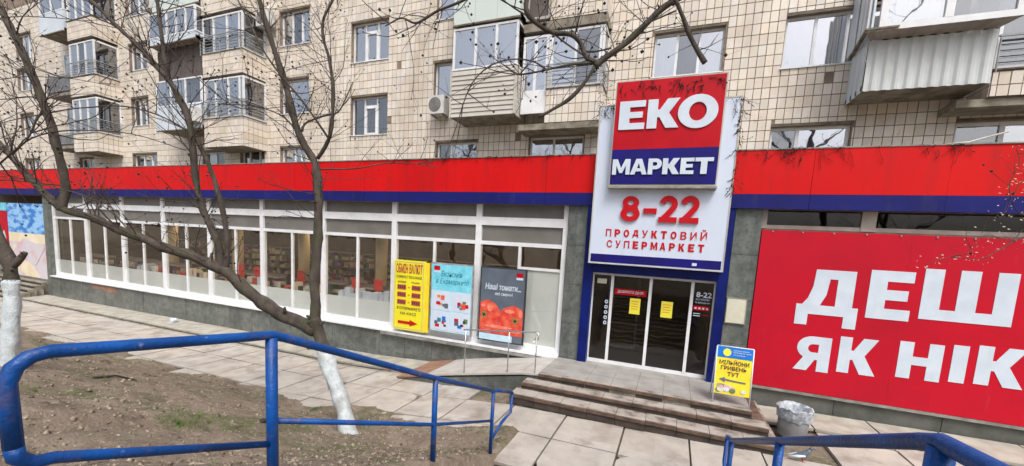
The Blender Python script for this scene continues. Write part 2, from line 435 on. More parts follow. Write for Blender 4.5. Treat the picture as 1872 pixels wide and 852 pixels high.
# ------------------------------------------------------------------ levels
GL, FR, WY = 11.3, 11.0, 12.5            # shop glass, fascia front, upper wall
LAND = .76
def lerp(k, x):
    if x <= k[0][0]: return k[0][1]
    for (a, b), (c, d) in zip(k, k[1:]):
        if x <= c: return b + (d - b) * (x - a) / (c - a)
    return k[-1][1]
def gz(x):
    return lerp([(-44, -.55), (-30, -.45), (-20, -.38), (-10, -.3), (-6, -.1), (-3.3, .18), (0, .22), (3, .33), (9, .45)], x)
def ground(x, y):
    g = gz(x)
    edge = 6.95 + .55 * noise.noise(Vector((x * .55, 3.1, 0))) + .25 * noise.noise(Vector((x * 1.7, 9.1, 0)))
    if y > 7.9: return g - .075
    rise = 0
    foot = edge - .25 - .8 * max(0, min(1, (x + 9) / 5))
    if y < foot:
        rise = (foot - y) * .45
    top = 2.05 + .2 * max(0, min(1, (2 - y) / 3))
    z = g - .075 + max(0, min(.11, (edge + .3 - y) * .35)) + rise
    z = min(z, top)
    if y < 7.4:
        z += .035 * noise.noise(Vector((x * 1.6, y * 1.6, 1))) + .02 * noise.noise(Vector((x * 5, y * 5, 2))) * 1.5 + .022 * noise.noise(Vector((x * 14, y * 14, 5)))
    return z

# ------------------------------------------------------------------ SETTING: ground
def frange(a, b, st):
    n = max(1, int(round((b - a) / st))); return [a + (b - a) * i / n for i in range(n)]
xs = [-900, -300, -120, -80] + frange(-60, -24, 1.0) + frange(-24, -10, .16) + frange(-10, -2.4, .07) + frange(-2.4, 2, .3) + frange(2, 14, .5) + [14, 20, 40, 120, 300, 900]
ys = [-900, -300, -100, -50, -30, -20, -14, -10, -7, -5] + frange(-4, 1, .5) + frange(1, 7.6, .08) + frange(7.6, 12, .5) + [12, 16, 24, 60, 200, 900]
mb = MB(); W = len(xs)
for y in ys:
    for x in xs:
        z = ground(x, y)
        if -2.66 < x < 1.0 and 1.9 < y < 7.2: z = min(z, lerp([(1.2, 1.9), (5.2, .05), (7.2, .1)], y) - .15)
        mb.v.append((x, y, z))
for j in range(len(ys) - 1):
    for i in range(W - 1):
        a = j * W + i; mb.f.append((a, a + 1, a + W + 1, a + W))
ground_o = mb.build('ground', 'soil', None, kind='structure', smooth=True)

# pavement: every slab its own piece
pave = tag(bpy.data.objects.new('pavement', None), kind='structure'); link(pave); ORG['pavement'] = Vector((0, 0, 0))
PX, PY = 1.31, 1.25
def slab(x0, x1, y0, y1, zf, m, th=.06, parent=pave, name='paving_slab', j=.019, tiltamt=.008, chip=0):
    t = [random.uniform(-tiltamt, tiltamt) for _ in range(4)]
    x0 += j; x1 -= j; y0 += j; y1 -= j
    c = [(x0, y0), (x1, y0), (x1, y1), (x0, y1)]
    if chip:
        k = random.randrange(4); q = []
        for i, (a, b) in enumerate(c):
            if i == k:
                mx, my = (x0 + x1) / 2, (y0 + y1) / 2; f = random.uniform(.15, .4)
                pa, pb = c[i - 1], c[(i + 1) % 4]
                q.append((a + (pa[0] - a) * f, b + (pa[1] - b) * f)); q.append((a + (mx - a) * f * .6, b + (my - b) * f * .6)); q.append((a + (pb[0] - a) * f, b + (pb[1] - b) * f))
            else: q.append((a, b))
        c = q
    b = MB(); n = len(c)
    zt = [zf(a, bb) + t[i % 4] for i, (a, bb) in enumerate(c)]
    b.v = [(a, bb, zt[i] - th) for i, (a, bb) in enumerate(c)] + [(a, bb, zt[i]) for i, (a, bb) in enumerate(c)]
    b.f = [tuple(range(n - 1, -1, -1)), tuple(range(n, 2 * n))] + [(i, (i + 1) % n, n + (i + 1) % n, n + i) for i in range(n)]
    return b.build(name, m, parent)
i = -34
zf = lambda x, y: gz(x)
for i in range(-29, 7):
    x0 = .65 + i * PX; x1 = x0 + PX
    for jj in range(-1, 3):
        y0 = 7.2 + jj * PY; y1 = y0 + PY
        if jj == 2: y1 = 9.78
        if x1 > -3.4 and x0 < 2.3 and y1 > 8.5: continue
        if x1 > 9.3: continue
        if x1 > 2.3 and jj == 2: y1 = 9.95
        if jj == -1 and (i < -9 and random.random() < .3): continue
        slab(x0, x1, y0, y1, zf, 'paving', chip=(random.random() < (.5 if jj == -1 else .12)), tiltamt=.012)
    if x1 < -7.2 or x1 > 2.5:
        y0 = 9.86 if x1 < -7.2 else 9.97
        slab(x0, x1, y0, 11.1 if x1 < 0 else 11.1, (lambda x, y: gz(x) + .06), 'paving_grey', tiltamt=.006)
for i in range(6):
    x0 = -6.2 + i * .5
for k in range(8):                     # small patched tiles near the ramp foot
    for q in range(3):
        x0 = -8.5 + k * .17 * 2; y0 = 9.85 + q * .4
        slab(x0, x0 + .34, y0, y0 + .4, (lambda x, y: gz(x) + .03), 'rust_tile' if random.random() < .7 else 'paving', th=.04, j=.008, name='small_tile', parent=pave)
# far side kerb strip between pavement and wall strip
kb = MB()
for i in range(-30, -5):
    x0 = i * 1.3; x1 = x0 + 1.27
    kb.hexa([(x0, 9.8, gz(x0) - .1), (x1, 9.8, gz(x1) - .1), (x1, 9.84, gz(x1) - .1), (x0, 9.84, gz(x0) - .1),
             (x0, 9.8, gz(x0) - .03), (x1, 9.8, gz(x1) - .03), (x1, 9.84, gz(x1) - .01), (x0, 9.84, gz(x0) - .01)])
kb.build('kerb', 'cornice', None, kind='structure')

# concrete stair between the blue rails (mostly below the frame)
st = tag(bpy.data.objects.new('garden_stairs', None), kind='structure'); link(st); ORG['garden_stairs'] = Vector((0, 0, 0))
for k in range(13):
    y0 = 1.3 + k * .31; z1 = 2.02 - (k + 1) * .145
    bx('stair_tread', 'old_concrete', st, -2.62, .9, y0, y0 + .36, z1 - .2, z1)
bx('stair_landing', 'old_concrete', st, -2.62, .9, -2.5, 1.3, 1.8, 2.02)

# ------------------------------------------------------------------ APARTMENT BUILDING
apt = thing('apartment_building', (-16, WY, 2.0), 'long apartment block clad in cream ceramic tiles above the supermarket', 'building')
WX0, WX1, WZ0, WZ1 = -52.0, 14.0, 4.9, 19.0
openings = []
def window(x0, x1, z0, z1, spec=(1/3, 2/3), gl='window_glass', cur='curtain', sash=None, y=WY, sill=True, op=True, fw=.055):
    """white plastic window: frame mesh > panes, sill, curtain, room"""
    if op: openings.append((x0, x1, z0, z1))
    yf = y + .12
    f = MB()
    f.box(x0, x0 + fw, yf, yf + .07, z0, z1).box(x1 - fw, x1, yf, yf + .07, z0, z1)
    f.box(x0 + fw, x1 - fw, yf, yf + .07, z0, z0 + fw).box(x0 + fw, x1 - fw, yf, yf + .07, z1 - fw, z1)
    cuts = [x0 + fw] + [x0 + (x1 - x0) * q for q in spec] + [x1 - fw]
    for q in cuts[1:-1]: f.box(q - fw * .6, q + fw * .6, yf - .004, yf + .068, z0 + fw, z1 - fw)
    if sash:                       # opening light with its own thicker frame and a vent above
        k, zt = sash; a, b = cuts[k] + fw * .6 * (k > 0), cuts[k + 1] - fw * .6 * (k < len(cuts) - 2)
        f.box(a, b, yf - .01, yf + .06, zt - .035, zt + .035)
        f.box(a, a + .05, yf - .02, yf + .05, z0 + fw, zt - .035).box(b - .05, b, yf - .02, yf + .05, z0 + fw, zt - .035)
        f.box(a + .05, b - .05, yf - .02, yf + .05, z0 + fw, z0 + fw + .05).box(a + .05, b - .05, yf - .02, yf + .05, zt - .085, zt - .035)
    w = f.build('window', 'pvc', apt)
    for k, (a, b) in enumerate(zip(cuts, cuts[1:])):
        gm = gl if isinstance(gl, str) else gl[k % len(gl)]
        bx('pane', gm, w, a, b, yf + .03, yf + .036, z0 + fw, z1 - fw)
        cm = cur if isinstance(cur, str) else cur[k % len(cur)]
        if cm:
            c = MB(); n = 14
            for i in range(n + 1):
                u = a + (b - a) * i / n; yy = yf + .14 + .025 * math.sin(i * 2.4 + k)
                c.v += [(u, yy, z0 + fw), (u, yy, z1 - fw)]
            c.f = [(2 * i, 2 * i + 2, 2 * i + 3, 2 * i + 1) for i in range(n)]
            c.build('curtain', cm, w)
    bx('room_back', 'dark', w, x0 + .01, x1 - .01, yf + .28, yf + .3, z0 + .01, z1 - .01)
    if sill: bx('sill', 'pvc', w, x0 - .04, x1 + .04, y - .05, yf, z0 - .03, z0 - .001)
    bx('lintel', 'cornice', w, x0 - .02, x1 + .02, y - .012, y + .1, z1 + .001, z1 + .07)
    return w
BL, DK, CU, CD = 'window_glass_blue', 'window_glass_dark', 'curtain', 'curtain_dark'
WG = 'window_glass'
# row B (third storey), row A just above the shop, row C
window(-1.12, .75, 9.22, 10.45, (.34, .66), [WG, DK, WG], [CU, CD, CU])
window(2.2, 4.3, 9.15, 10.46, (.33, .66), [BL, BL, WG], CU)
window(-16.56, -14.9, 9.1, 10.5, (.27, ), [DK, BL], [CD, CU])
window(-27.7, -26.15, 9.17, 10.55, (.33, .66), [DK, WG, DK], [CU, CD, CU])
window(-40.0, -38.2, 9.1, 10.5, (.5,), BL, CU)
window(-8.73, -7.45, 9.2, 10.42, (.5,), [WG, DK], [CU, CD])
window(-4.89, -3.04, 6.33, 7.67, (.45,), [BL, WG], [CU, CD])
window(-8.55, -6.88, 6.33, 7.62, (.35,), [DK, BL], [CD, CU])
window(-16.6, -15.1, 6.33, 7.7, (.5, .75), BL, CU)
window(-21.9, -20.3, 6.33, 7.66, (.5,), [WG, DK], [CU, CD])
window(-19.2, -17.6, 6.33, 7.7, (.3, .7), [BL, DK, WG], [CU, CD, CU])
window(-27.8, -25.6, 6.33, 7.7, (.36, .68), [DK, BL, BL], CU)
window(-33.2, -31.6, 6.33, 7.6, (.5,), [DK, WG], CD)
window(-39.8, -38.0, 8.05 - 1.72, 7.7, (.5,), BL, CU)
window(2.14, 3.94, 6.33, 7.65, (.36,), [DK, BL], [CD, CU], fw=.07)
window(5.97, 8.1, 6.33, 7.58, (.42,), [DK, WG], [CD, CD], fw=.08)
window(-16.56, -14.86, 11.87, 13.25, (.36, .68), [BL, DK, WG], [CU, CD, CU])
window(-27.7, -26.1, 11.95, 13.25, (.5,), WG, CU)
window(-40.0, -38.2, 11.9, 13.2, (.5,), BL, CU)
window(-8.7, -7.0, 11.85, 13.2, (.5,), BL, CU)
window(-1.1, .75, 11.9, 13.2, (.34, .66), WG, CU)
window(2.2, 4.2, 11.9, 13.2, (.34, .66), WG, CU)
window(-39.9, -37.9, 13.75, 15.25, (.33, .66), BL, CU)
window(-27.8, -26.0, 14.6, 16.0, (.5,), BL, CU)
window(-16.6, -14.9, 14.65, 16.0, (.5,), BL, CU)
for z in (8.04, 10.8, 13.6):       # staircase windows, half a storey lower
    window(-12.62, -10.82, z, z + 1.46, (.34, .68), 'window_glass_dark' if z < 9 else WG, CD if z < 9 else [CU, CD, CD], sash=(1, z + 1.12))
window(-45.0, -43.4, 11.9, 13.2, (.5,), WG, CU)
window(-45.0, -43.4, 9.1, 10.5, (.5,), WG, CU)

# ---- balconies -------------------------------------------------------
def tile_mesh(b, x0, x1, z0, z1, y, out=.015, cuts=(), th=.02):
    """tiles as boxes standing out of the plane y, clipped at the given rectangles"""
    k0 = math.floor(x0 / TW); r0 = math.floor(z0 / TH)
    for r in range(r0, int(math.ceil(z1 / TH)) + 1):
        for k in range(k0, int(math.ceil(x1 / TW)) + 1):
            a, c = max(k * TW + .009, x0), min((k + 1) * TW - .009, x1)
            d, e = max(r * TH + .010, z0), min((r + 1) * TH - .010, z1)
            if c - a < .03 or e - d < .03: continue
            yy = y - out + random.uniform(-.004, .004)
            b.box(a, c, yy, y + .005, d, e, 'front')
def tile_side(b, y0, y1, z0, z1, x, sgn):
    n = max(1, round((y1 - y0) / TW)); s_ = (y1 - y0) / n
    r0 = math.floor(z0 / TH)
    for r in range(r0, int(math.ceil(z1 / TH)) + 1):
        for k in range(n):
            a, c = y0 + k * s_ + .009, y0 + (k + 1) * s_ - .009
            d, e = max(r * TH + .01, z0), min((r + 1) * TH - .01, z1)
            if e - d < .03: continue
            xx = x + sgn * .015
            b.box(min(xx, x), max(xx, x), a, c, d, e)
def frame_row(f, x0, x1, y, z0, z1, cuts, fw=.06):
    f.box(x0, x0 + fw, y, y + .07, z0, z1).box(x1 - fw, x1, y, y + .07, z0, z1)
    f.box(x0 + fw, x1 - fw, y, y + .07, z0, z0 + fw).box(x0 + fw, x1 - fw, y, y + .07, z1 - fw, z1)
    xs_ = [x0 + fw] + [x0 + (x1 - x0) * q for q in cuts] + [x1 - fw]
    for q in xs_[1:-1]: f.box(q - fw * .55, q + fw * .55, y - .003, y + .066, z0 + fw, z1 - fw)
    return xs_
def balcony(x0, x1, yf, zb, zp, zt, style, cuts=(.33, .66), gl=(WG,), cur=(CU,), side_l=True, side_r=True, slab_t=.14, rail=False, label=None):
    """slab (mesh) > parapet, planks or tiles, glazing, panes, curtains; zb bottom, zp parapet top, zt glazing top"""
    b = MB().box(x0, x1, yf + .03, WY, zb, zb + slab_t)
    root = b.build('balcony', 'old_concrete', apt, label=label)
    if style == 'tile':
        bx('parapet', 'mortar', root, x0, x1, yf, yf + .1, zb + .02, zp)
        sd = MB()
        if side_l: bx('parapet_side', 'mortar', root, x0, x0 + .1, yf + .1, WY, zb + slab_t, zp)
        if side_r: bx('parapet_side', 'mortar', root, x1 - .1, x1, yf + .1, WY, zb + slab_t, zp)
        t = MB(); tile_mesh(t, x0 + .005, x1 - .005, zb + .02, zp, yf)
        if side_r: tile_side(t, yf, WY, zb + .02, zp, x1, 1)
        if side_l: tile_side(t, yf, WY, zb + .02, zp, x0, -1)
        t.build('parapet_tiles', 'tile', root, kind='stuff')
        bx('coping', 'cornice', root, x0 - .03, x1 + .03, yf - .04, yf + .12, zp + .002, zp + .035)
        if side_r: bx('coping', 'cornice', root, x1 - .12, x1 + .04, yf + .12, WY, zp + .002, zp + .035)
    elif style == 'siding':
        n = int(round((zp - zb) / .14)); s_ = (zp - zb) / n
        me0 = None
        for k in range(n):
            z = zb + k * s_
            p = MB().hexa([(x0, yf - .022, z), (x1, yf - .022, z), (x1, yf + .04, z), (x0, yf + .04, z),
                           (x0, yf + .004, z + s_ - .004), (x1, yf + .004, z + s_ - .004), (x1, yf + .04, z + s_ - .004), (x0, yf + .04, z + s_ - .004)])
            p.build('plank', 'siding', root)
        for k in range(n):
            z = zb + k * s_
            MB().box(x1 - .02, x1 + .012, yf + .04, WY - .2, z, z + s_ - .012).build('plank', 'siding', root)
        bx('parapet_core', 'mortar', root, x0 + .03, x1 - .03, yf + .045, WY, zb + slab_t, zp - .02)
        bx('corner_strip', 'siding', root, x1 - .03, x1 + .03, yf - .03, yf + .05, zb, zp)
        bx('corner_strip', 'siding', root, x0 - .03, x0 + .03, yf - .03, yf + .05, zb, zp)
    elif style in ('sheet', 'pale', 'dark'):
        m = {'sheet': 'white_sheet', 'pale': 'pale_sheet', 'dark': 'dark_wood'}[style]
        n = max(2, int((x1 - x0) / .75))
        for k in range(n):
            a = x0 + (x1 - x0) * k / n; c = x0 + (x1 - x0) * (k + 1) / n
            bx('sheet_panel', m, root, a + .004, c - .004, yf + random.uniform(-.004, .004), yf + .04, zb, zp)
        bx('side_sheet', m, root, x1 - .04, x1, yf + .042, WY, zb, zp)
        bx('side_sheet', m, root, x0, x0 + .04, yf + .042, WY, zb, zp)
        bx('coping', 'cornice', root, x0 - .02, x1 + .02, yf - .02, yf + .05, zb - .05, zb - .002)
    elif style == 'rail':
        r = MB(); r.box(x0, x1, yf, yf + .03, zp - .03, zp).box(x0, x1, yf, yf + .03, zb + slab_t + .1, zb + slab_t + .13)
        n = int((x1 - x0) / .12)
        for k in range(n + 1):
            a = x0 + (x1 - x0 - .02) * k / n; r.box(a, a + .015, yf + .005, yf + .02, zb + slab_t + .13, zp - .03)
        r.build('railing', 'railing_metal', root)
        bx('cloth_screen', 'curtain_dark', root, x0 + .02, x1 - .02, yf + .05, yf + .06, zb + slab_t, zp - .08)
    if zt:
        gy = yf + (.02 if style != 'rail' else .75)
        f = MB(); z0 = zp + .04
        if style == 'rail': z0 = zb + slab_t + .05
        xs_ = frame_row(f, x0, x1, gy, z0, zt, cuts)
        if side_r:
            f.box(x1 - .07, x1, WY - .07, WY - .002, z0, zt).box(x1 - .07, x1, gy + .07, WY - .07, z0, z0 + .06).box(x1 - .07, x1, gy + .07, WY - .07, zt - .06, zt)
        fr = f.build('glazing_frame', 'pvc', root)
        for k, (a, c) in enumerate(zip(xs_, xs_[1:])):
            bx('pane', gl[k % len(gl)], root, a, c, gy + .03, gy + .036, z0 + .06, zt - .06)
            cm = cur[k % len(cur)]
            if cm:
                cc = MB(); n = 14
                for i in range(n + 1):
                    u = a + (c - a) * i / n; yy = gy + .2 + .03 * math.sin(i * 2.1 + k)
                    cc.v += [(u, yy, z0 + .05), (u, yy, zt - .05)]
                cc.f = [(2 * i, 2 * i + 2, 2 * i + 3, 2 * i + 1) for i in range(n)]
                cc.build('curtain', cm, root)
        if side_r: bx('side_pane', DK, root, x1 - .04, x1 - .034, gy + .07, WY - .07, z0 + .06, zt - .06)
        if side_l: bx('side_pane', DK, root, x0 + .034, x0 + .04, gy + .07, WY - .07, z0 + .05, zt - .05)
        bx('ceiling_slab', 'old_concrete', root, x0 + .01, x1 - .01, gy + .08, WY, zt - .02, zt + .04)
    if rail:
        r = MB(); zr = zp + .62
        for q in range(5): r.box(x0 - .02, x1 + .04, yf - .08, yf - .065, zp + .1 + q * .125, zp + .115 + q * .125)
        r.box(x0 - .03, x1 + .05, yf - .09, yf - .055, zr + .05, zr + .09)
        for q in (0, .5, 1): a = x0 + (x1 - x0) * q; r.box(a - .01, a + .012, yf - .085, yf - .06, zp - .05, zr + .05)
        if side_r:
            for q in range(5): r.box(x1 + .05, x1 + .062, yf - .08, WY, zp + .1 + q * .125, zp + .115 + q * .125)
            r.box(x1 + .045, x1 + .07, yf - .08, WY, zr + .05, zr + .09)
        r.build('railing', 'railing_metal', root)
    openings.append((x0 + .1, x1 - .1, zb + .3, (zt or zp) - .1))
    return root
# middle pair
balcony(-7.33, -5.05, 11.45, 8.1, 9.53, 10.85, 'siding', (.36, .68), (BL, WG, BL), (CU,), label='balcony with beige horizontal siding and white glazing')
balcony(-7.33, -5.02, 11.45, 10.95, 12.3, 13.6, 'pale', (.36, .68), (BL,), (CU,))
balcony(-4.15, -2.45, 11.8, 7.86, 8.86, 10.55, 'tile', (.06, .5, .93), (BL, BL, DK), (CU, CU, CD), side_l=True, rail=True)
bb = bx('balcony_slab', 'old_concrete', apt, -5.03, -2.42, 11.78, WY, 7.68, 7.855)
f = MB(); xs_ = frame_row(f, -5.0, -4.17, 11.84, 8.2, 10.5, (.5,), .07); f.box(-4.93, -4.24, 11.845, 11.9, 8.27, 8.9)
dw = f.build('balcony_door', 'pvc', apt)
bx('pane', BL, dw, -4.93, -4.24, 11.87, 11.876, 8.9, 10.43); bx('curtain', 'curtain', dw, -4.93, -4.24, 12.1, 12.11, 8.3, 10.43)
balcony(-4.15, -2.45, 11.8, 10.85, 11.75, 13.3, 'tile', (.5,), (WG,), (CU,))
bx('balcony_slab', 'old_concrete', apt, -5.0, -2.42, 11.78, WY, 10.6, 10.84)
f = MB(); frame_row(f, -5.0, -4.2, 11.9, 11.0, 13.2, (), .08); f.build('balcony_door', 'frame_grey', apt)
bx('door_leaf', 'dark_wood', apt, -4.92, -4.28, 11.95, 11.99, 11.08, 13.1)
# big corrugated one on the right
cb = MB().box(3.72, 5.95, 11.53, WY, 8.1, 8.22).build('balcony', 'old_concrete', apt, label='balcony clad in pale corrugated metal with overhanging white glazing')
c = MB(); n = 42; prof = []
for k in range(n + 1):
    u = 3.72 + (5.93 - 3.72) * k / n; prof.append((u, 11.5 + (.028 if k % 4 in (1, 2) else 0)))
for (u, y) in prof: c.v += [(u, y - .02, 8.07), (u, y - .02, 9.16)]
c.f = [(2 * i, 2 * i + 2, 2 * i + 3, 2 * i + 1) for i in range(n)]
c.build('corrugated_sheet', 'corrugated', cb)
c = MB(); n = 14
for k in range(n + 1):
    yy = 11.48 + (WY - 11.48) * k / n; c.v += [(3.7 + (.02 if k % 4 in (1, 2) else 0), yy, 8.07), (3.7 + (.02 if k % 4 in (1, 2) else 0), yy, 9.2)]
c.f = [(2 * i, 2 * i + 1, 2 * i + 3, 2 * i + 2) for i in range(n)]; c.build('side_sheet', 'white_sheet', cb)
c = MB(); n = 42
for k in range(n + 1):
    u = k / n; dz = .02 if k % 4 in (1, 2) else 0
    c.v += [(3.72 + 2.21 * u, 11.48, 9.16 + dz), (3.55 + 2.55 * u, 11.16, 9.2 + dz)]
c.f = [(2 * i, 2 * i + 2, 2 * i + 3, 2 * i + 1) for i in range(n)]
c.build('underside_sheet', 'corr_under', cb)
MB().hexa([(3.5, 11.14, 9.2), (3.56, 11.14, 9.2), (3.74, WY, 9.2), (3.66, WY, 9.2), (3.5, 11.14, 9.28), (3.56, 11.14, 9.28), (3.74, WY, 9.28), (3.66, WY, 9.28)]).build('side_flashing', 'cornice', cb)
bx('flashing', 'cornice', cb, 3.5, 4.1, 11.12, 11.16, 9.24, 9.28)
f = MB(); xs_ = frame_row(f, 3.75, 6.1, 11.16, 9.22, 10.95, (.5,), .13)
for k in range(5): f.box(3.56 + .02 * k, 3.6 + .02 * k, 11.25 + k * .25, 11.3 + k * .25, 9.28, 10.95)
f.build('glazing_frame', 'pvc', cb)
bx('side_cladding', 'white_sheet', cb, 3.62, 3.66, 11.2, WY, 9.26, 10.95)
for a, c_ in zip(xs_, xs_[1:]):
    bx('pane', WG if a < 4.5 else DK, cb, a, c_, 11.2, 11.206, 9.3, 10.85)
bx('curtain', 'curtain', cb, 3.9, 4.9, 11.5, 11.51, 9.3, 10.85); bx('curtain', 'curtain', cb, 5.5, 6.0, 11.5, 11.51, 9.3, 10.85)
openings.append((3.85, 5.85, 8.3, 10.9))
balcony(6.1, 8.3, 11.8, 7.87, 8.42, 10.6, 'tile', (.5,), (DK, WG), (CD, CU), rail=True)
bx('balcony_slab', 'old_concrete', apt, 5.6, 8.4, 11.85, WY, 7.7, 7.865)
# left pair 1 (storeys B, C, D)
balcony(-23.3, -20.02, 11.4, 8.4, 9.4, 10.6, 'sheet', (.33, .66), (BL, WG, DK), (CU,), label='balcony with pale sheet metal parapet')
balcony(-20.0, -17.45, 11.5, 7.55, 8.75, 10.42, 'tile', (.3, .62, .9), (WG, BL, WG, BL), (CU,), rail=True)
balcony(-23.3, -20.1, 11.55, 10.65, 12.0, 0, 'dark')
balcony(-23.3, -19.95, 11.2, 12.05, 12.3, 13.4, 'sheet', (.4, .6, .8), (WG,), (CU,))
balcony(-20.0, -17.45, 11.5, 10.5, 11.45, 12.95, 'tile', (.28, .62, .92), (DK, BL, BL), (CD, CU, CU), rail=True)
balcony(-20.0, -17.45, 11.5, 13.05, 14.2, 15.6, 'tile', (.3, .62, .9), (BL,), (CU,))
balcony(-23.3, -20.02, 11.4, 13.6, 14.8, 16, 'pale', (.4, .7), (BL,), (CU,))
# left pair 2
balcony(-33.6, -31.1, 11.5, 7.9, 8.7, 10.4, 'rail', (.33, .66), (BL, WG), (CU,))
balcony(-31.0, -28.65, 11.5, 7.65, 8.6, 10.4, 'tile', (.3, .62), (BL, BL, WG), (CU,), rail=True)
balcony(-33.6, -31.1, 11.5, 10.7, 11.8, 13.3, 'rail', (.33, .66), (BL, BL), (CU,))
balcony(-31.0, -28.65, 11.5, 10.5, 11.5, 13.2, 'tile', (.35, .65), (WG, DK, BL), (CU,), rail=True)
balcony(-33.6, -31.1, 11.4, 13.9, 14.9, 16.4, 'sheet', (.5,), (BL, BL), (CU,))
balcony(-31.0, -28.65, 11.5, 13.35, 14.3, 15.9, 'tile', (.35, .65), (BL,), (CU,))
balcony(-50, -47, 11.5, 10.5, 11.5, 13.1, 'tile', (.35, .65), (BL,), (CU,))

# ---- backing wall with real openings, then the tiles ------------------
xc = sorted({WX0, WX1} | {max(WX0, min(WX1, v)) for o in openings for v in (o[0], o[1])})
wb = MB()
for a, c in zip(xc, xc[1:]):
    if c - a < 1e-4: continue
    mid = (a + c) / 2
    blk = sorted([(o[2], o[3]) for o in openings if o[0] - 1e-5 < mid < o[1] + 1e-5])
    z = WZ0
    for d, e in blk:
        if d > z: wb.box(a, c, WY, WY + .5, z, d)
        z = max(z, e)
    if z < WZ1: wb.box(a, c, WY, WY + .5, z, WZ1)
wb.build('wall', 'mortar', apt)
bx('roof', 'old_concrete', apt, WX0, WX1, WY, WY + 12, WZ1, WZ1 + .3)
bx('back_wall', 'mortar', apt, WX0, WX1, WY + 11.5, WY + 12, 0, WZ1)
bx('end_wall', 'mortar', apt, WX0, WX0 + .4, WY + .5, WY + 11.5, 0, WZ1); bx('end_wall', 'mortar', apt, WX1 - .4, WX1, WY + .5, WY + 11.5, 0, WZ1)
tiles = []
for r in range(int(6.0 / TH), int(17.0 / TH)):
    for k in range(int(WX0 / TW), int(WX1 / TW)):
        a, c, d, e = k * TW + .009, (k + 1) * TW - .009, r * TH + .01, (r + 1) * TH - .01
        full = True
        for o in openings:
            if a < o[1] + .02 and c > o[0] - .02 and d < o[3] + .07 and e > o[2] - .03:
                # clip to the larger free side
                full = False
                opt = [(a, min(c, o[0] - .02), d, e), (max(a, o[1] + .02), c, d, e), (a, c, d, min(e, o[2] - .035)), (a, c, max(d, o[3] + .075), e)]
                opt = [q for q in opt if q[1] - q[0] > .03 and q[3] - q[2] > .03]
                if not opt: a = None; break
                a, c, d, e = max(opt, key=lambda q: (q[1] - q[0]) * (q[3] - q[2]))
        if a is None: continue
        tiles.append((a, c, d, e, full))
def visible(t):
    x, z = (t[0] + t[1]) / 2, (t[2] + t[3]) / 2
    if z < 7.05 or x > 8.2 or not t[4]: return False
    if -2.45 < x < 1.35 and z < 9.3: return False        # behind the sign
    for o in openings[-40:]:
        if o[0] - .6 < x < o[1] + .3 and o[2] - .8 < z < o[3] + .2: return False
    v = RM.transposed() @ (Vector((x, WY, z)) - EYE)
    py = CY - CF * v.z / v.y
    return py > 2
cand = sorted([t for t in tiles if visible(t)], key=lambda t: (Vector(((t[0] + t[1]) / 2, WY, (t[2] + t[3]) / 2)) - EYE).length)[:300]
cs = set(cand)
tb = MB()
for t in tiles:
    if t in cs: continue
    lo = (t[0] + 13) * (t[0] + 13) / 9 + (t[2] - 9) ** 2 / 4
    yy = WY - .015 - random.uniform(0, .006)
    if random.random() < .003: continue                  # a few tiles have come off
    tb.box(t[0], t[1], yy, WY + .004, t[2], t[3], 'front')
tb.build('wall_tiles', 'tile', apt, kind='stuff')
tm = MB().box(-TW / 2 + .009, TW / 2 - .009, -.016, .004, -TH / 2 + .01, TH / 2 - .01, 'front')
me = bpy.data.meshes.new('tile'); me.from_pydata(tm.v, [], tm.f); me.materials.append(MATS['tile'])
oa = org(apt)
for t in cand:
    o = bpy.data.objects.new('tile', me); link(o, apt)
    o.location = Vector(((t[0] + t[1]) / 2, WY - random.uniform(0, .005), (t[2] + t[3]) / 2)) - oa
    o.rotation_euler = (random.uniform(-.012, .012), 0, random.uniform(-.012, .012))

# air conditioners
def ac(x, y, z, label, w=.68, h=.52):
    t = thing('air_conditioner', (x, y, z), label, 'air conditioner', 'air conditioners on the flats')
    bx('casing', 'ac_body', t, x - w / 2, x + w / 2, y - .14, y + .14, z, z + h)
    f = MB(); cx_, cz_, r = x - w * .12, z + h / 2, h * .4
    pts = [(cx_ + r * math.cos(a * math.pi / 10), y - .146, cz_ + r * math.sin(a * math.pi / 10)) for a in range(20)]
    f.prism(pts, (0, .01, 0)); g = f.build('fan_guard', 'ac_fan', t)
    r_ = MB()
    for q in range(5): r_.tube([(cx_ + (r * q / 5) * math.cos(a * math.pi / 10), y - .152, cz_ + (r * q / 5) * math.sin(a * math.pi / 10)) for a in range(21)], .004, 4)
    r_.build('guard_ring', 'ac_body', g)
    for s_ in (-1, 1): bx('bracket', 'railing_metal', t, x + s_ * w * .35 - .02, x + s_ * w * .35 + .02, y - .1, WY, z - .06, z - .005)
    return t
ac(-8.3, 12.2, 8.5, 'white air conditioner under the narrow window left of the siding-clad balcony', .62, .62)
ac(-17.05, 12.2, 12.6, 'white air conditioner right of the upper tiled corner balcony', .75, .62)
ac(-23.9, 12.2, 12.05, 'white air conditioner left of the dark recessed balcony', .75, .62)
ac(-20.3, 11.25, 8.6, 'white air conditioner at the corner of the pale sheet balcony', .7, .6)
ac(-25.0, 12.2, 14.4, 'white air conditioner high on the wall above the far left windows', .8, .6)

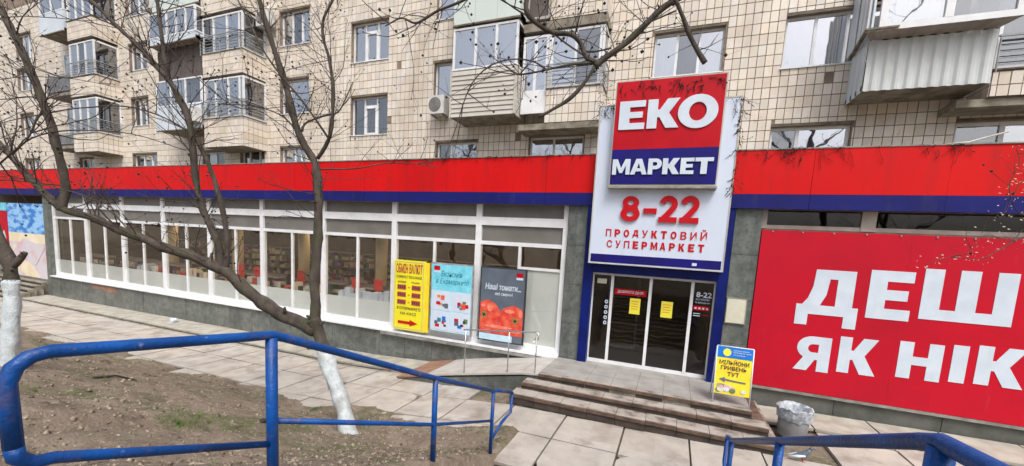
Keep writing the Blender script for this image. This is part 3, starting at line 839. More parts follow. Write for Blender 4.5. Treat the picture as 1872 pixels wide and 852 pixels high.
# ------------------------------------------------------------------ SHOP STOREY
shop = thing('supermarket', (-12, GL, LAND), 'glazed ground floor shop front with white mullions and granite plinth', 'shop')
bays = [-33.06, -29.7, -26.25, -22.85, -19.46, -16.06, -12.67, -9.32, -5.97, -3.08]
Z_S, Z_P, Z_T0, Z_T1, Z_B0, Z_B1, Z_TOP = .78, .93, 4.02, 4.14, 4.64, 4.90, 5.29
def mull(x, w, z0=Z_S, z1=Z_TOP, y=GL - .07, d=.16):
    return bx('mullion', 'pvc', shop, x - w / 2, x + w / 2, y, y + d, z0, z1)
for k, x in enumerate(bays): mull(x, .2 if 0 < k < 9 else .14)
for k, (a, b) in enumerate(zip(bays, bays[1:])):
    a += .1 if k else .07; b -= .1 if k < 8 else .07
    bx('beam', 'pvc', shop, a, b, GL - .06, GL + .08, Z_B0, Z_B1)
    bx('fanlight', 'grey_panel', shop, a, b, GL + .02, GL + .05, Z_B1, Z_TOP)
    bx('transom_panel', 'grey_panel', shop, a, b, GL + .01, GL + .04, Z_T1, Z_B0)
    bx('transom_bar', 'pvc', shop, a, b, GL - .04, GL + .06, Z_T0, Z_T1)
    bx('bottom_rail', 'pvc', shop, a, b, GL - .05, GL + .07, Z_S, Z_P + .04)
    m = (a + b) / 2
    bx('glazing_bar', 'pvc', shop, m - .045, m + .045, GL - .035, GL + .05, Z_P + .04, Z_T0)
    for (c, d) in ((a, m - .045), (m + .045, b)):
        bx('pane', 'shop_glass', shop, c, d, GL, GL + .006, Z_P + .04, Z_T0)
        zt = 1.72
        if k == 8 and d > m + .5:
            bx('door_rail', 'pvc', shop, m + .045, b, GL - .03, GL + .05, 3.31, 3.39); zt = 3.31
        elif k == 8: zt = 3.31
        bx('frosted_film', 'frosted', shop, c, d, GL + .012, GL + .016, Z_P + .04, zt)
bx('window_sill', 'pvc', shop, -33.2, -3.0, 11.0, GL - .05, .72, .78)
bx('under_sill', 'ledge', shop, -9.6, -3.0, 10.96, 11.12, .62, .70)
# plinth slabs
def plinth(x0, x1, zt, y=11.1, w=1.12, m='granite'):
    n = max(1, round((x1 - x0) / w)); s_ = (x1 - x0) / n
    for k in range(n):
        a, c = x0 + k * s_ + .006, x0 + (k + 1) * s_ - .006
        yy = y + random.uniform(-.008, .008)
        MB().hexa([(a, yy, gz(a) - .15), (c, yy, gz(c) - .15), (c, y + .1, gz(c) - .15), (a, y + .1, gz(a) - .15),
                   (a, yy, zt), (c, yy, zt), (c, y + .1, zt), (a, y + .1, zt)]).build('granite_slab', m, shop)
plinth(-33.4, -3.0, .715)
plinth(1.95, 12, .8, 11.16, 1.9, 'plinth_dark')
bx('plinth_core', 'mortar', shop, -33.3, 12, 11.25, 11.5, -1, .75)
bx('plinth_ledge', 'ledge', shop, 1.95, 12, 11.08, 11.25, .8, .86)
bx('left_pier', 'granite', shop, -33.75, -33.14, 11.1, 11.6, -.6, 5.29)
# pillars either side of the entrance, four stone slabs each
for (a, c) in ((-2.97, -2.42), (1.36, 1.96)):
    zz = [LAND, 1.85, 3.0, 4.15, 5.3]
    for z0, z1 in zip(zz, zz[1:]):
        bx('granite_slab', 'granite', shop, a, c, 11.12 + random.uniform(-.006, .006), 11.5, z0 + .004, z1 - .004)
# portal
bx('portal_jamb', 'portal_blue', shop, -2.40, -2.15, 11.02, 11.6, LAND, 5.29)
bx('portal_jamb', 'portal_blue', shop, 1.11, 1.34, 11.02, 11.6, LAND, 5.29)
bx('portal_lintel', 'portal_blue', shop, -2.15, 1.11, 11.04, 11.6, 3.42, 5.29)
# doors
dx = [-2.15, -1.58, -.52, .55, 1.11]
ef = MB()
ef.box(-2.15, 1.11, GL - .05, GL + .06, LAND, LAND + .09).box(-2.15, 1.11, GL - .05, GL + .06, 3.35, 3.42)
for x in (dx[0] + .02, dx[4] - .02): ef.box(x - .02, x + .02, GL - .04, GL + .05, LAND + .09, 3.35)
ef.build('entrance_frame', 'pvc', shop)
for k, x in enumerate(dx[1:4]):
    bx('door_stile', 'pvc', shop, x - .04, x + .04, GL - .045 - .01 * k, GL + .05, LAND + .09, 3.35)
for k, (a, c) in enumerate(zip(dx, dx[1:])):
    p = bx('door_pane' if k in (1, 2) else 'side_light', 'door_glass', shop, a + .04, c - .04, GL, GL + .006, LAND + .09, 3.35)
DY = GL - .012
wb_ = bx('welcome_strip', 'sign_red', shop, -1.5, -.62, DY - .001, DY + .003, 2.82, 2.99)
text('ДОБРОГО ДНЯ!', 'letter_white', wb_, -1.42, -.7, 2.86, 2.95, DY - .006, .01)
for (a, c, z0, z1) in ((-1.05, -.76, 2.3, 2.75), (-.2, .1, 2.3, 2.75)):
    pp = bx('notice_sheet', 'paper_yellow', shop, a, c, DY - .001, DY + .002, z0, z1)
    for q in range(4): bx('text_line', 'orange', pp, a + .04, c - .04 - .03 * (q % 2), DY - .004, DY - .002, z1 - .1 - q * .07, z1 - .08 - q * .07)
bx('notice_strip', 'paper', shop, -2.02, -1.75, DY - .001, DY + .002, 3.1, 3.24)
for q in range(5):
    z = 2.58 - q * .155; me = curve_mesh('c', [arc(0, 0, .055, .055, 0, 340, 17), arc(0, 0, .025, .025, 0, 330, 11)], 'x', None, .003)
    place_mesh(me, 'round_sticker', 'letter_white', shop, -1.76, -1.66, z - .055, z + .055, DY)
hp = shop
text('8-22', 'letter_white', hp, .66, 1.04, 2.95, 3.1, DY, .03)
text('БЕЗ ПЕРЕРВИ', 'letter_white', hp, .66, 1.0, 2.87, 2.92, DY)
text('ТА ВИХІДНИХ', 'letter_white', hp, .64, 1.02, 2.78, 2.83, DY)
st_ = bx('red_strip', 'sign_red', hp, .62, 1.02, DY, DY + .003, 2.6, 2.72)
for q in range(4): bx('icon', 'letter_white', st_, .65 + q * .095, .70 + q * .095, DY - .004, DY - .001, 2.635, 2.68)
for q in range(3): bx('print_block', 'letter_white' if q != 1 else 'sign_red', hp, .63 + (q == 1) * .25, .8 + (q == 1) * .22, DY, DY + .002, 2.5 - q * .03, 2.52 - q * .03)
# interior -----------------------------------------------------------
ifl = bx('interior_floor', 'room_floor', shop, -33.3, 12, 11.5, 22, LAND - .1, LAND - .02)
bx('interior_ceiling', 'room', shop, -33.3, 12, 11.42, 22, 4.75, 4.9)
bx('interior_back_wall', 'room', shop, -33.3, 12, 20, 20.1, LAND, 4.75)
bx('interior_end_wall', 'room', shop, -33.4, -33.3, 11.5, 20, LAND, 4.75)
bx('vestibule_wall', 'column', shop, -2.35, -2.2, 11.42, 14, LAND, 4.75); bx('vestibule_wall', 'room', shop, 1.15, 1.3, 11.42, 14, LAND, 4.75)
bx('door_threshold', 'landing_tile', shop, -2.4, 1.34, 11.02, 11.6, LAND - .05, LAND - .001)
for px in (318, 436, 556, 697):
    p = at(px, 500, 12.7)
    b = MB().tube([(p.x, 12.7, LAND - .02), (p.x, 12.7, 4.75)], .23, 16); b.build('round_column', 'column', shop)
f = MB(); frame_row(f, -2.0, -.95, 13.4, LAND, 3.3, (), .07); f.box(-1.93, -1.02, 13.4, 13.45, 1.6, 1.64); f.box(-1.93, -1.02, 13.4, 13.45, 2.5, 2.53); f.build('inner_door_frame', 'pvc', shop)
for k in range(10):
    x = -31 + k * 3.1
    for y in (13.2, 16.5): bx('ceiling_lamp', 'lamp', shop, x, x + 1.1, y, y + .25, 4.68, 4.74)
random.seed(21)
def shelf_unit(x0, x1, y, label, h=1.75, red=False):
    t = thing('store_shelf', ((x0 + x1) / 2, y, LAND), label, 'shelf', 'shelves of goods behind the shop windows')
    bx('back_panel', 'shelf_metal', t, x0, x1, y + .4, y + .43, LAND, LAND + h)
    n = int(h / .38)
    for k in range(n + 1): bx('board', 'shelf_metal', t, x0, x1, y, y + .4, LAND + .1 + k * .38 - .03, LAND + .1 + k * .38)
    g = MB(); g2 = MB()
    for k in range(n):
        x = x0 + .03
        while x < x1 - .1:
            w = random.choice([.08, .12, .2, .34, .42]) * random.uniform(.8, 1.2); hh = random.uniform(.12, .33)
            if random.random() < .9: (g if random.random() < .6 else g2).box(x, min(x + w, x1), y + .02 + random.random() * .06, y + .34, LAND + .1 + k * .38, LAND + .1 + k * .38 + hh)
            x += w + .012
    g.build('goods', 'goods', t, kind='stuff'); g2.build('pale_goods', 'goods_pale', t, kind='stuff')
    if red:
        for q in range(2): x = x0 + .4 + q * 1.1; bx('price_board', 'red_tag', t, x, x + .42, y - .05, y - .03, LAND + 1.1 + q * .1, LAND + 1.65)
    return t
SH = ['at the left end of the windows', 'in the second window bay from the left', 'in the third window bay from the left', 'in the fourth window bay from the left', 'in the fifth window bay from the left',
      'in the sixth window bay from the left', 'behind the trunk of the forked tree', 'behind the yellow exchange board', 'behind the tomato poster']
for k, (a, b) in enumerate(zip(bays, bays[1:])):
    if k > 8: break
    shelf_unit(a + .3, b - .2, 12.05 + .3 * (k % 2), 'low shelf of mixed groceries seen ' + SH[k], 1.35 if k < 7 else 1.7, red=k in (4, 5, 6))
for k in range(5):
    a = -32 + k * 6
    shelf_unit(a, a + 5.2, 16, 'tall shelf at the back of the shop, ' + ['far left', 'second from left', 'middle', 'fourth from left', 'far right'][k] + ' of its row', 2.3)

random.seed(77)
for k in (2, 3, 4, 5, 6):
    a, b = bays[k] + .35, bays[k + 1] - .35
    t = thing('display_table', ((a + b) / 2, 11.75, LAND), 'low display table with boxes just inside the window, ' + {2: 'third', 3: 'fourth', 4: 'fifth', 5: 'sixth', 6: 'seventh'}[k] + ' bay from the left', 'table', 'display tables along the shop windows')
    bx('table_top', 'pvc' if k == 6 else 'shelf_metal', t, a, b, 11.5, 12.0, LAND + .82, LAND + .86)
    for x in (a + .05, b - .1):
        for y in (11.53, 11.93): bx('leg', 'shelf_metal', t, x, x + .05, y, y + .04, LAND, LAND + .82)
    x = a + .05
    while x < b - .25:
        w = random.uniform(.14, .3); m_ = random.choice(['goods_pale', 'goods_pale', 'letter_white', 'sand_poster', 'dark_red_print', 'black_print'])
        bx('carton', m_ if k < 6 else 'letter_white', t, x, x + w, 11.56 + random.random() * .1, 11.85, LAND + .862, LAND + .862 + random.uniform(.15, .42)); x += w + .03
for x0 in (-29.2,):
    MB().prism([(x0, 11.085, .62), (x0 + .4, 11.085, .4), (x0 + 1.1, 11.085, .45), (x0 + 1.9, 11.085, .3), (x0 + 2.6, 11.085, .45), (x0 + 2.5, 11.085, .66)], (0, .01, 0)).build('mortar_patch', 'rust_tile', shop)
# ---- fascia --------------------------------------------------------
fas = thing('fascia', (-12, FR, 5.29), 'long red and blue fascia band running above the shop windows', 'fascia')
fx = [-44, -40.5] + [-37.6 + k * 3.39 for k in range(11)]
fx = [v for v in fx if v < -3] + [-2.22]
segs = list(zip(fx, fx[1:])) + [(1.0, 2.85), (2.85, 5.3), (5.3, 8.6), (8.6, 12)]
for a, c in segs:
    y = FR + random.uniform(-.006, .006)
    bx('red_panel', 'red_fascia', fas, a + .004, c - .004, y, FR + .06, 5.64, 6.68)
    bx('blue_panel', 'blue_fascia', fas, a + .004, c - .004, y - .008, FR + .06, 5.29, 5.637)
bx('soffit', 'grey_panel', fas, -44, -2.2, FR + .06, GL + .1, 5.292, 5.32); bx('soffit', 'grey_panel', fas, 1.3, 12, FR + .06, GL + .1, 5.292, 5.32)
bx('cap_flashing', 'ledge', fas, -44, 12, FR - .02, FR + .25, 6.683, 6.71)
bx('canopy_roof', 'old_concrete', shop, -44, 12, FR + .1, WY, 6.1, 6.3)
bx('fascia_wall', 'mortar', shop, -44, 12, GL + .12, GL + .3, 5.3, 6.6)

# ---- right hand windows above the red billboard
for a, c in ((2.05, 4.0), (4.28, 7.9), (8.2, 12)):
    w = bx('fanlight_frame', 'frame_grey', shop, a, c, GL - .02, GL + .06, 4.84, 4.93)
    bx('pane', 'door_glass', shop, a + .05, c, GL, GL + .006, 4.93, 5.29)
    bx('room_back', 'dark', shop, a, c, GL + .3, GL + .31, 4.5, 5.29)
for a, c in ((1.97, 2.09), (4.0, 4.28), (7.9, 8.2)): bx('fanlight_post', 'frame_grey', shop, a, c, GL - .04, GL + .08, 4.84, 5.29)
bx('wall_behind_board', 'mortar', shop, 1.97, 12, GL - .02, GL + .2, .8, 4.84)

# ------------------------------------------------------------------ SIGNS
bill = thing('billboard', (5, 11.1, .87), 'huge red wall billboard with white Cyrillic words right of the entrance', 'billboard')
for a, c in ((1.98, 4.9), (4.9, 7.7), (7.7, 11)):
    bx('board', 'panel_red', bill, a + (.0 if a < 2 else .001), c - .001, 11.1, 11.2, .87, 4.79)
BY = 11.095
glyph('Д', 'letter_white', bill, 2.9, 4.12, 2.55, 3.9, BY, .006); glyph('Е', 'letter_white', bill, 4.27, 5.06, 2.86, 3.97, BY, .006)
glyph('Ш', 'letter_white', bill, 5.22, 6.74, 2.95, 4.07, BY, .006)
glyph('Я', 'letter_white', bill, 3.0, 3.72, 1.43, 2.28, BY, .006); glyph('К', 'letter_white', bill, 3.88, 4.62, 1.5, 2.36, BY, .006)
glyph('Н', 'letter_white', bill, 4.99, 5.76, 1.57, 2.41, BY, .006); glyph('І', 'letter_white', bill, 5.91, 6.17, 1.62, 2.45, BY, .006)
glyph('К', 'letter_white', bill, 6.32, 7.1, 1.65, 2.5, BY, .006)
for q in range(9): bx('clip', 'ledge', bill, 2.2 + q * .62, 2.23 + q * .62, 11.085, 11.1, 4.74, 4.78)

pyl = thing('shop_sign', (-.5, 10.75, 3.7), 'tall white sign box with red and blue logo panel over the entrance', 'sign')
bx('white_box', 'sign_white', pyl, -2.2, 1.15, 10.76, 11.03, 3.7, 7.87)
e = MB(); e.box(-2.23, -2.2, 10.75, 11.035, 3.68, 7.9).box(1.15, 1.18, 10.75, 11.035, 3.68, 7.9).box(-2.2, 1.15, 10.75, 11.035, 7.87, 7.9).box(-2.2, 1.15, 10.75, 11.035, 3.68, 3.7)
e.build('edge_trim', 'frame_grey', pyl)
bx('blue_strip', 'sign_blue', pyl, -2.17, 1.12, 10.752, 10.76, 3.73, 3.95)
bx('small_mark', 'letter_white', pyl, .45, .56, 10.747, 10.752, 3.79, 3.86)
lg = bx('logo_box', 'frame_grey', pyl, -1.8, .8, 10.56, 10.76, 5.75, 8.39)
bx('red_face', 'sign_red', lg, -1.77, .77, 10.545, 10.56, 6.68, 8.36); bx('blue_face', 'sign_blue', lg, -1.77, .77, 10.545, 10.56, 5.8, 6.677)
bx('base_tray', 'ledge', lg, -1.82, .82, 10.54, 10.76, 5.7, 5.75)
LY = 10.53
glyph('Е', 'letter_white', lg, -1.66, -1.02, 7.17, 7.87, LY); glyph('К', 'letter_white', lg, -.96, -.2, 7.17, 7.87, LY); glyph('О', 'letter_white', lg, -.24, .66, 7.13, 7.92, LY)
mk = [('М', -1.73, -1.28), ('А', -1.27, -.85), ('Р', -.83, -.5), ('К', -.48, -.08), ('Е', -.06, .25), ('Т', .27, .68)]
for ch, a, c in mk: glyph(ch, 'letter_white', lg, a, c, 6.04, 6.43, LY)
HY = 10.73
glyph('8', 'red_letter', pyl, -1.45, -.95, 4.86, 5.52, HY, .05); glyph('-', 'red_letter', pyl, -.86, -.53, 5.08, 5.21, HY, .05)
glyph('2', 'red_letter', pyl, -.47, -.03, 4.86, 5.54, HY, .05); glyph('2', 'red_letter', pyl, .04, .48, 4.86, 5.54, HY, .05)
def spaced(s, m, parent, x0, x1, z0, z1, y, bold):
    n = len(s); w = (x1 - x0) / n
    for k, ch in enumerate(s):
        if ch in G:
            glyph(ch, m, parent, x0 + k * w, x0 + k * w + w * (.74 if ch == 'М' else .62), z0, z1, y, .006); continue
        text(ch, m, parent, x0 + k * w, x0 + k * w + w * .62, z0, z1 + (.07 if ch == 'Й' else 0), y, bold, name='letter')
spaced('ПРОДУКТОВИЙ', 'red_letter', pyl, -1.8, .82, 4.44, 4.64, 10.752, .022)
spaced('СУПЕРМАРКЕТ', 'red_letter', pyl, -1.75, .78, 4.14, 4.34, 10.752, .022)

# exchange board, two posters
yb = thing('exchange_board', (-8.35, 11.0, .9), 'bright yellow currency exchange board with red arrow below the window', 'sign')
bx('board', 'yellow', yb, -9.06, -7.78, 10.98, 11.04, .88, 3.32)
bx('side_return', 'yellow2', yb, -7.78, -7.62, 10.985, 11.035, .9, 3.28)
rim = MB().box(-9.02, -9.0, 10.975, 10.98, .93, 3.27).box(-7.85, -7.83, 10.975, 10.98, .93, 3.27).box(-9.0, -7.85, 10.975, 10.98, .93, .95).box(-9.0, -7.85, 10.975, 10.98, 3.25, 3.27); rim.build('border', 'frame_grey', yb)
for s_, a, c, z0, z1, b, m in (('ОБМІН ВАЛЮТ', -8.97, -7.88, 2.87, 3.2, .03, 'dark_red_print'), ('CURRENCY EXCHANGE', -8.95, -7.9, 2.7, 2.79, .0, 'black_print'),
                            ('КУПІВЛЯ', -8.88, -8.55, 2.53, 2.59, 0, 'black_print'), ('ПРОДАЖ', -8.32, -7.98, 2.53, 2.59, 0, 'black_print'),
                            ('В СУПЕРМАРКЕТІ', -8.9, -7.92, 1.6, 1.7, .01, 'black_print'), ('НА КАСІ', -8.75, -8.1, 1.42, 1.52, .01, 'black_print')):
    text(s_, m, yb, a, c, z0, z1, 10.974, b)
for r in range(3):
    z = 2.3 - r * .26
    for a in (-8.9, -8.3):
        d_ = bx('rate_display', 'dark_red_print', yb, a, a + .36, 10.972, 10.98, z, z + .17)
        for q in range(4): bx('digit', 'black_print', d_, a + .04 + q * .08, a + .08 + q * .08, 10.968, 10.972, z + .04, z + .13)
    bx('currency_mark', 'orange', yb, -8.46, -8.38, 10.974, 10.98, z + .06, z + .11)
MB().prism([(-8.85, 10.97, 1.1), (-8.35, 10.97, 1.1), (-8.35, 10.97, 1.04), (-8.02, 10.97, 1.15), (-8.35, 10.97, 1.26), (-8.35, 10.97, 1.2), (-8.85, 10.97, 1.2)], (0, .008, 0)).build('arrow', 'red_letter', yb)

bp_ = thing('blue_poster', (-6.75, 11.0, 1.0), 'sky blue framed product poster between yellow board and tomato poster', 'poster')
bx('frame', 'railing_metal', bp_, -7.56, -5.95, 11.0, 11.05, .98, 3.33)
bx('sheet', 'pale_poster', bp_, -7.51, -6.0, 10.992, 11.0, 1.03, 3.28)
bx('header', 'sky_poster', bp_, -7.51, -6.0, 10.988, 10.992, 2.42, 3.28)
text('Економія', 'teal_print', bp_, -7.15, -6.35, 2.88, 3.08, 10.984, .0, shear=.3); text('в Екомаркеті!', 'teal_print', bp_, -7.35, -6.1, 2.6, 2.82, 10.984, .0, shear=.3)
l_ = bx('logo', 'sign_red', bp_, -7.43, -7.2, 10.983, 10.988, 3.08, 3.22); bx('logo_base', 'letter_white', l_, -7.43, -7.2, 10.982, 10.988, 3.0, 3.07)
random.seed(5)
for i_, (a, z) in enumerate(((-7.45, 1.75), (-6.7, 1.75), (-7.45, 1.08), (-6.7, 1.08))):
    cd = bx('offer_card', 'sign_white', bp_, a, a + .66, 10.985, 10.99, z, z + .6)
    for q in range(7):
        xx = a + .06 + random.random() * .42; zz = z + .08 + random.random() * .36; w = random.uniform(.07, .16)
        bx('product_print', random.choice(['tomato', 'teal_print', 'slate_poster', 'orange', 'blue_sign', 'stalk', 'red_letter', 'black_print']), cd, xx, xx + w, 10.98 - q * .0004, 10.985, zz, zz + w * random.uniform(.6, 1.2))
tp = thing('tomato_poster', (-4.9, 11.0, 1.0), 'dark slate poster showing two red tomatoes, rightmost under the windows', 'poster')
bx('frame', 'black_print', tp, -5.7, -4.12, 11.0, 11.05, .96, 3.33)
bx('sheet', 'slate_poster', tp, -5.65, -4.17, 10.99, 11.0, 1.0, 3.29)
text('Наші томати...', 'letter_white', tp, -5.5, -4.28, 2.62, 2.82, 10.985, .02, shear=.15); text('які смачні', 'letter_white', tp, -5.15, -4.55, 2.45, 2.56, 10.985, .01)
l_ = bx('logo', 'sign_red', tp, -4.45, -4.23, 10.982, 10.99, 3.07, 3.2); bx('logo_base', 'letter_white', l_, -4.45, -4.23, 10.981, 10.99, 2.99, 3.06)
def disc(name, m, parent, cx_, cz_, rx, rz, y, n=24, x0=-9e9, x1=9e9, z0=-9e9, wob=.04):
    pts = [(max(x0, min(x1, cx_ + rx * math.cos(2 * math.pi * i / n) * (1 + wob * math.sin(i * 1.7)))), y, max(z0, cz_ + rz * math.sin(2 * math.pi * i / n) * (1 + wob * math.cos(i * 2.1)))) for i in range(n)]
    return MB().prism(pts, (0, .003, 0)).build(name, m, parent)
disc('tomato_print', 'tomato', tp, -5.4, 1.85, .45, .42, 10.986, x0=-5.65)
disc('tomato_print', 'tomato', tp, -4.5, 1.72, .5, .44, 10.984, x1=-4.17)
for (cx_, cz_, a_, b_) in ((-5.3, 2.05, .1, .13), (-5.55, 2.1, .07, .06), (-4.62, 1.98, .16, .06), (-4.25, 1.95, .05, .12), (-5.0, 1.45, .5, .05), (-4.5, 1.35, .28, .03)): disc('highlight_print', 'tomato_light', tp, cx_, cz_, a_, b_, 10.982, x0=-5.64, x1=-4.18)
bx('tomato_base', 'tomato', tp, -5.65, -4.17, 10.987, 10.99, 1.22, 1.6)
for (cx_, cz_) in ((-5.5, 1.8), (-4.42, 1.7)):
    for q in range(6):
        a = q * 1.05 + .3; t = Vector((math.cos(a), 0, math.sin(a))); n_ = Vector((-t.z, 0, t.x)); c_ = Vector((cx_, 10.981, cz_))
        MB().prism([c_ - n_ * .03, c_ + n_ * .03, c_ + t * .2], (0, .002, 0)).build('stalk_print', 'stalk', tp)
bx('frost_strip', 'pale_poster', tp, -5.65, -4.5, 10.985, 10.99, 1.0, 1.2)

pb = thing('notice_plate', (1.6, 11.1, 2.4), 'cream notice plate screwed to the granite pillar right of the doors', 'notice')
bx('plate', 'paper', pb, 1.4, 1.83, 11.08, 11.105, 2.4, 3.03)
f = MB(); f.box(1.38, 1.4, 11.07, 11.115, 2.38, 3.05).box(1.83, 1.85, 11.07, 11.115, 2.38, 3.05).box(1.4, 1.83, 11.07, 11.115, 2.38, 2.4).box(1.4, 1.83, 11.07, 11.115, 3.03, 3.05); f.build('plate_frame', 'ledge', pb)

# far left hoarding with steps
fp = thing('beach_hoarding', (-36, 11.25, .3), 'large faded hoarding with blue top and pink sandy lower half at far left', 'billboard')
bx('upper_print', 'beach_blue', fp, -38.5, -33.8, 11.2, 11.25, 3.05, 4.8)
bx('middle_print', 'sand_poster', fp, -38.5, -33.8, 11.2, 11.25, 2.5, 3.047)
bx('lower_print', 'pink_poster', fp, -38.5, -33.8, 11.2, 11.25, .45, 2.497)
MB().prism([(-38.4, 11.19, 1.0), (-36.3, 11.19, .46), (-34.9, 11.19, .46), (-36.8, 11.19, 1.9), (-38.0, 11.19, 2.3)], (0, .008, 0)).build('sand_shape', 'sand_poster', fp)
MB().prism([(-38.4, 11.185, 1.7), (-35.3, 11.185, 1.2), (-34.1, 11.185, 2.3), (-36.6, 11.185, 2.75)], (0, .005, 0)).build('pink_shape', 'pink_poster', fp)
bx('red_banner', 'panel_red', fp, -43, -38.55, 11.19, 11.25, 1.2, 4.3); bx('banner_top', 'sky_poster', fp, -43, -38.55, 11.19, 11.25, 4.32, 4.8)
text('АПТЕКА', 'letter_white', fp, -42.2, -38.75, 2.5, 3.1, 11.18, .04)
ls = thing('side_steps', (-36, 10.2, -.45), 'dark concrete steps below the far left hoarding', 'steps')
for k in range(5):
    bx('tread', 'old_concrete', ls, -46, -33.95 + .18 * (4 - k) * 1.2, 10.9 - (4 - k) * .33, 10.9 - (3 - k) * .33 + .01, gz(-36) + .02, gz(-36) + .16 * (k + 1))
    bx('riser', 'dark', ls, -46, -33.96 + .18 * (4 - k) * 1.2, 10.895 - (4 - k) * .33, 10.9 - (4 - k) * .33, gz(-36) + .02, gz(-36) + .16 * (k + 1) - .05)
bx('base_wall', 'granite', ls, -46, -33.76, 11.2, 11.5, -.6, .44)

# ------------------------------------------------------------------ ENTRANCE STEPS, LANDING, RAMP
es = thing('entrance_steps', (-.6, 9.3, .2), 'worn brown stone steps and grey tiled landing before the shop doors', 'steps')
random.seed(3)
bx('landing_core', 'old_concrete', es, -3.0, 1.9, 9.32, 11.1, -.1, LAND - .03)
for i in range(8):
    for j in range(3):
        x0 = -3.0 + i * .6125; y0 = 9.5 + j * .533
        MB().box(x0 + .003, x0 + .6095, y0 + .003, y0 + .53, LAND - .03, LAND + random.uniform(-.002, .002)).build('landing_tile', 'landing_tile', es)
def step_row(x0, x1, y0, y1, ztop, rise, n, sides=True):
    w = (x1 - x0) / n
    for k in range(n):
        a, c = x0 + k * w + .005, x0 + (k + 1) * w - .005
        dz = random.uniform(-.008, .006); dy = random.uniform(-.012, .012)
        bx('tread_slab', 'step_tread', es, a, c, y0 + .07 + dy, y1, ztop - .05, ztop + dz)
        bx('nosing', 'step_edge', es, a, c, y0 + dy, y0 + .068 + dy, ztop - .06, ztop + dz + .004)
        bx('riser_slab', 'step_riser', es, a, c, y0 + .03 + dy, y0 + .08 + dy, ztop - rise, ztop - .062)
    MB().box(x0 + .01, x1 - .01, y0 + .1, y1 + .2, ztop - rise - .1, ztop - .052).build('step_core', 'old_concrete', es)
step_row(-3.0, 1.9, 9.28, 9.5, LAND, .15, 8)
step_row(-3.3, 2.15, 8.85, 9.3, LAND - .155, .155, 8)
step_row(-3.42, 2.3, 8.38, 8.88, LAND - .31, .22, 9)
for k in range(4): bx('side_slab', 'step_edge', es, 1.92, 2.15, 9.32 + k * .45, 9.32 + k * .45 + .44, LAND - .4, LAND - .155)
for k in range(5): bx('side_slab', 'step_tread', es, 2.16, 2.3, 8.9 + k * .44, 8.9 + k * .44 + .43, LAND - .6, LAND - .31)
rp = thing('entry_ramp', (-5, 10, .1), 'pale tiled wheelchair ramp left of the entrance steps', 'ramp')
def rz(x): return lerp([(-7.6, gz(-7.6) + .05), (-5.8, .27), (-3.3, .74), (-3.0, .76)], x)
for i in range(9):
    for j in range(2):
        a = -7.5 + i * .5; c = a + .5; y0 = 9.3 + j * .9; y1 = y0 + .9
        slab(a, c, y0, y1, lambda x, y: rz(x), 'ramp_tile' if a > -6.6 else 'rust_tile', th=.05, parent=rp, name='ramp_tile', j=.004, tiltamt=.002)
MB().hexa([(-7.5, 9.34, -.4), (-3.0, 9.34, -.3), (-3.0, 11.1, -.3), (-7.5, 11.1, -.4), (-7.5, 9.34, rz(-7.5) - .06), (-3.0, 9.34, .70), (-3.0, 11.1, .70), (-7.5, 11.1, rz(-7.5) - .06)]).build('ramp_side', 'granite', rp)
# steel handrail on the ramp
hr = thing('steel_handrail', (-4.1, 9.35, .6), 'thin stainless steel handrail on the ramp beside the entrance steps', 'handrail')
MB().tube([(-5.28, 9.35, 1.61), (-5.28, 9.35, 1.62), (-3.15, 9.35, 1.83), (-3.08, 9.33, 1.80), (-3.06, 9.28, 1.65)], .022, 8).build('top_rail', 'steel', hr)
for x, z0, z1 in ((-5.22, rz(-5.22), 1.61), (-3.9, rz(-3.9), 1.75), (-3.12, .6, 1.76)):
    MB().tube([(x, 9.35, z0), (x, 9.35, z1)], .016, 8).build('post', 'steel', hr)
MB().tube([(-3.14, 9.35, 1.7), (-3.14, 9.1, 1.6)], .014, 6).build('stub_rail', 'steel', hr)

# sandwich board on the landing
sb = thing('sandwich_board', (1.48, 9.6, LAND), 'yellow and blue lottery sandwich board with left arrow on the landing', 'sign')
def tl(p):      # board leans back
    return Vector((p.x, p.y + (p.z - LAND) * .16, p.z))
def sheet(name, m, x0, x1, z0, z1, dy, parent=sb):
    b = MB(); pts = [tl(Vector((x0, 9.52 + dy, z0))), tl(Vector((x1, 9.52 + dy, z0))), tl(Vector((x1, 9.52 + dy, z1))), tl(Vector((x0, 9.52 + dy, z1)))]
    return b.prism([tuple(p) for p in pts], (0, .01, 0)).build(name, m, parent)
sheet('face', 'yellow2', 1.14, 1.86, .98, 2.03, 0)
sheet('header', 'blue_sign', 1.14, 1.86, 1.79, 2.03, -.006)
disc_pts = [tuple(tl(Vector((1.34 + .085 * math.cos(i * .5236), 9.508, 1.91 + .085 * math.sin(i * .5236))))) for i in range(12)]
MB().prism(disc_pts, (0, .004, 0)).build('sun_mark', 'paper_yellow', sb)
tl2 = lambda p: tl(p)
for s_, a, c, z0, z1, m, b in (('Державна', 1.46, 1.78, 1.95, 1.985, 'letter_white', 0), ('грошова лотерея', 1.46, 1.82, 1.9, 1.935, 'letter_white', 0), ('України', 1.46, 1.7, 1.85, 1.885, 'letter_white', 0),
                            ('МІЛЬЙОНИ', 1.2, 1.8, 1.64, 1.76, 'black_print', .012), ('ГРИВЕНЬ', 1.24, 1.76, 1.52, 1.61, 'black_print', .012), ('ТУТ', 1.38, 1.62, 1.39, 1.48, 'black_print', .012)):
    text(s_, m, sb, a, c, z0, z1, 9.51, b, tilt=tl2)
ar = [(1.22, 1.3), (1.34, 1.24), (1.34, 1.28), (1.76, 1.26), (1.76, 1.29), (1.34, 1.32), (1.34, 1.36)]
MB().prism([tuple(tl(Vector((x, 9.51, z)))) for x, z in ar], (0, .004, 0)).build('arrow', 'slate_poster', sb)
random.seed(8)
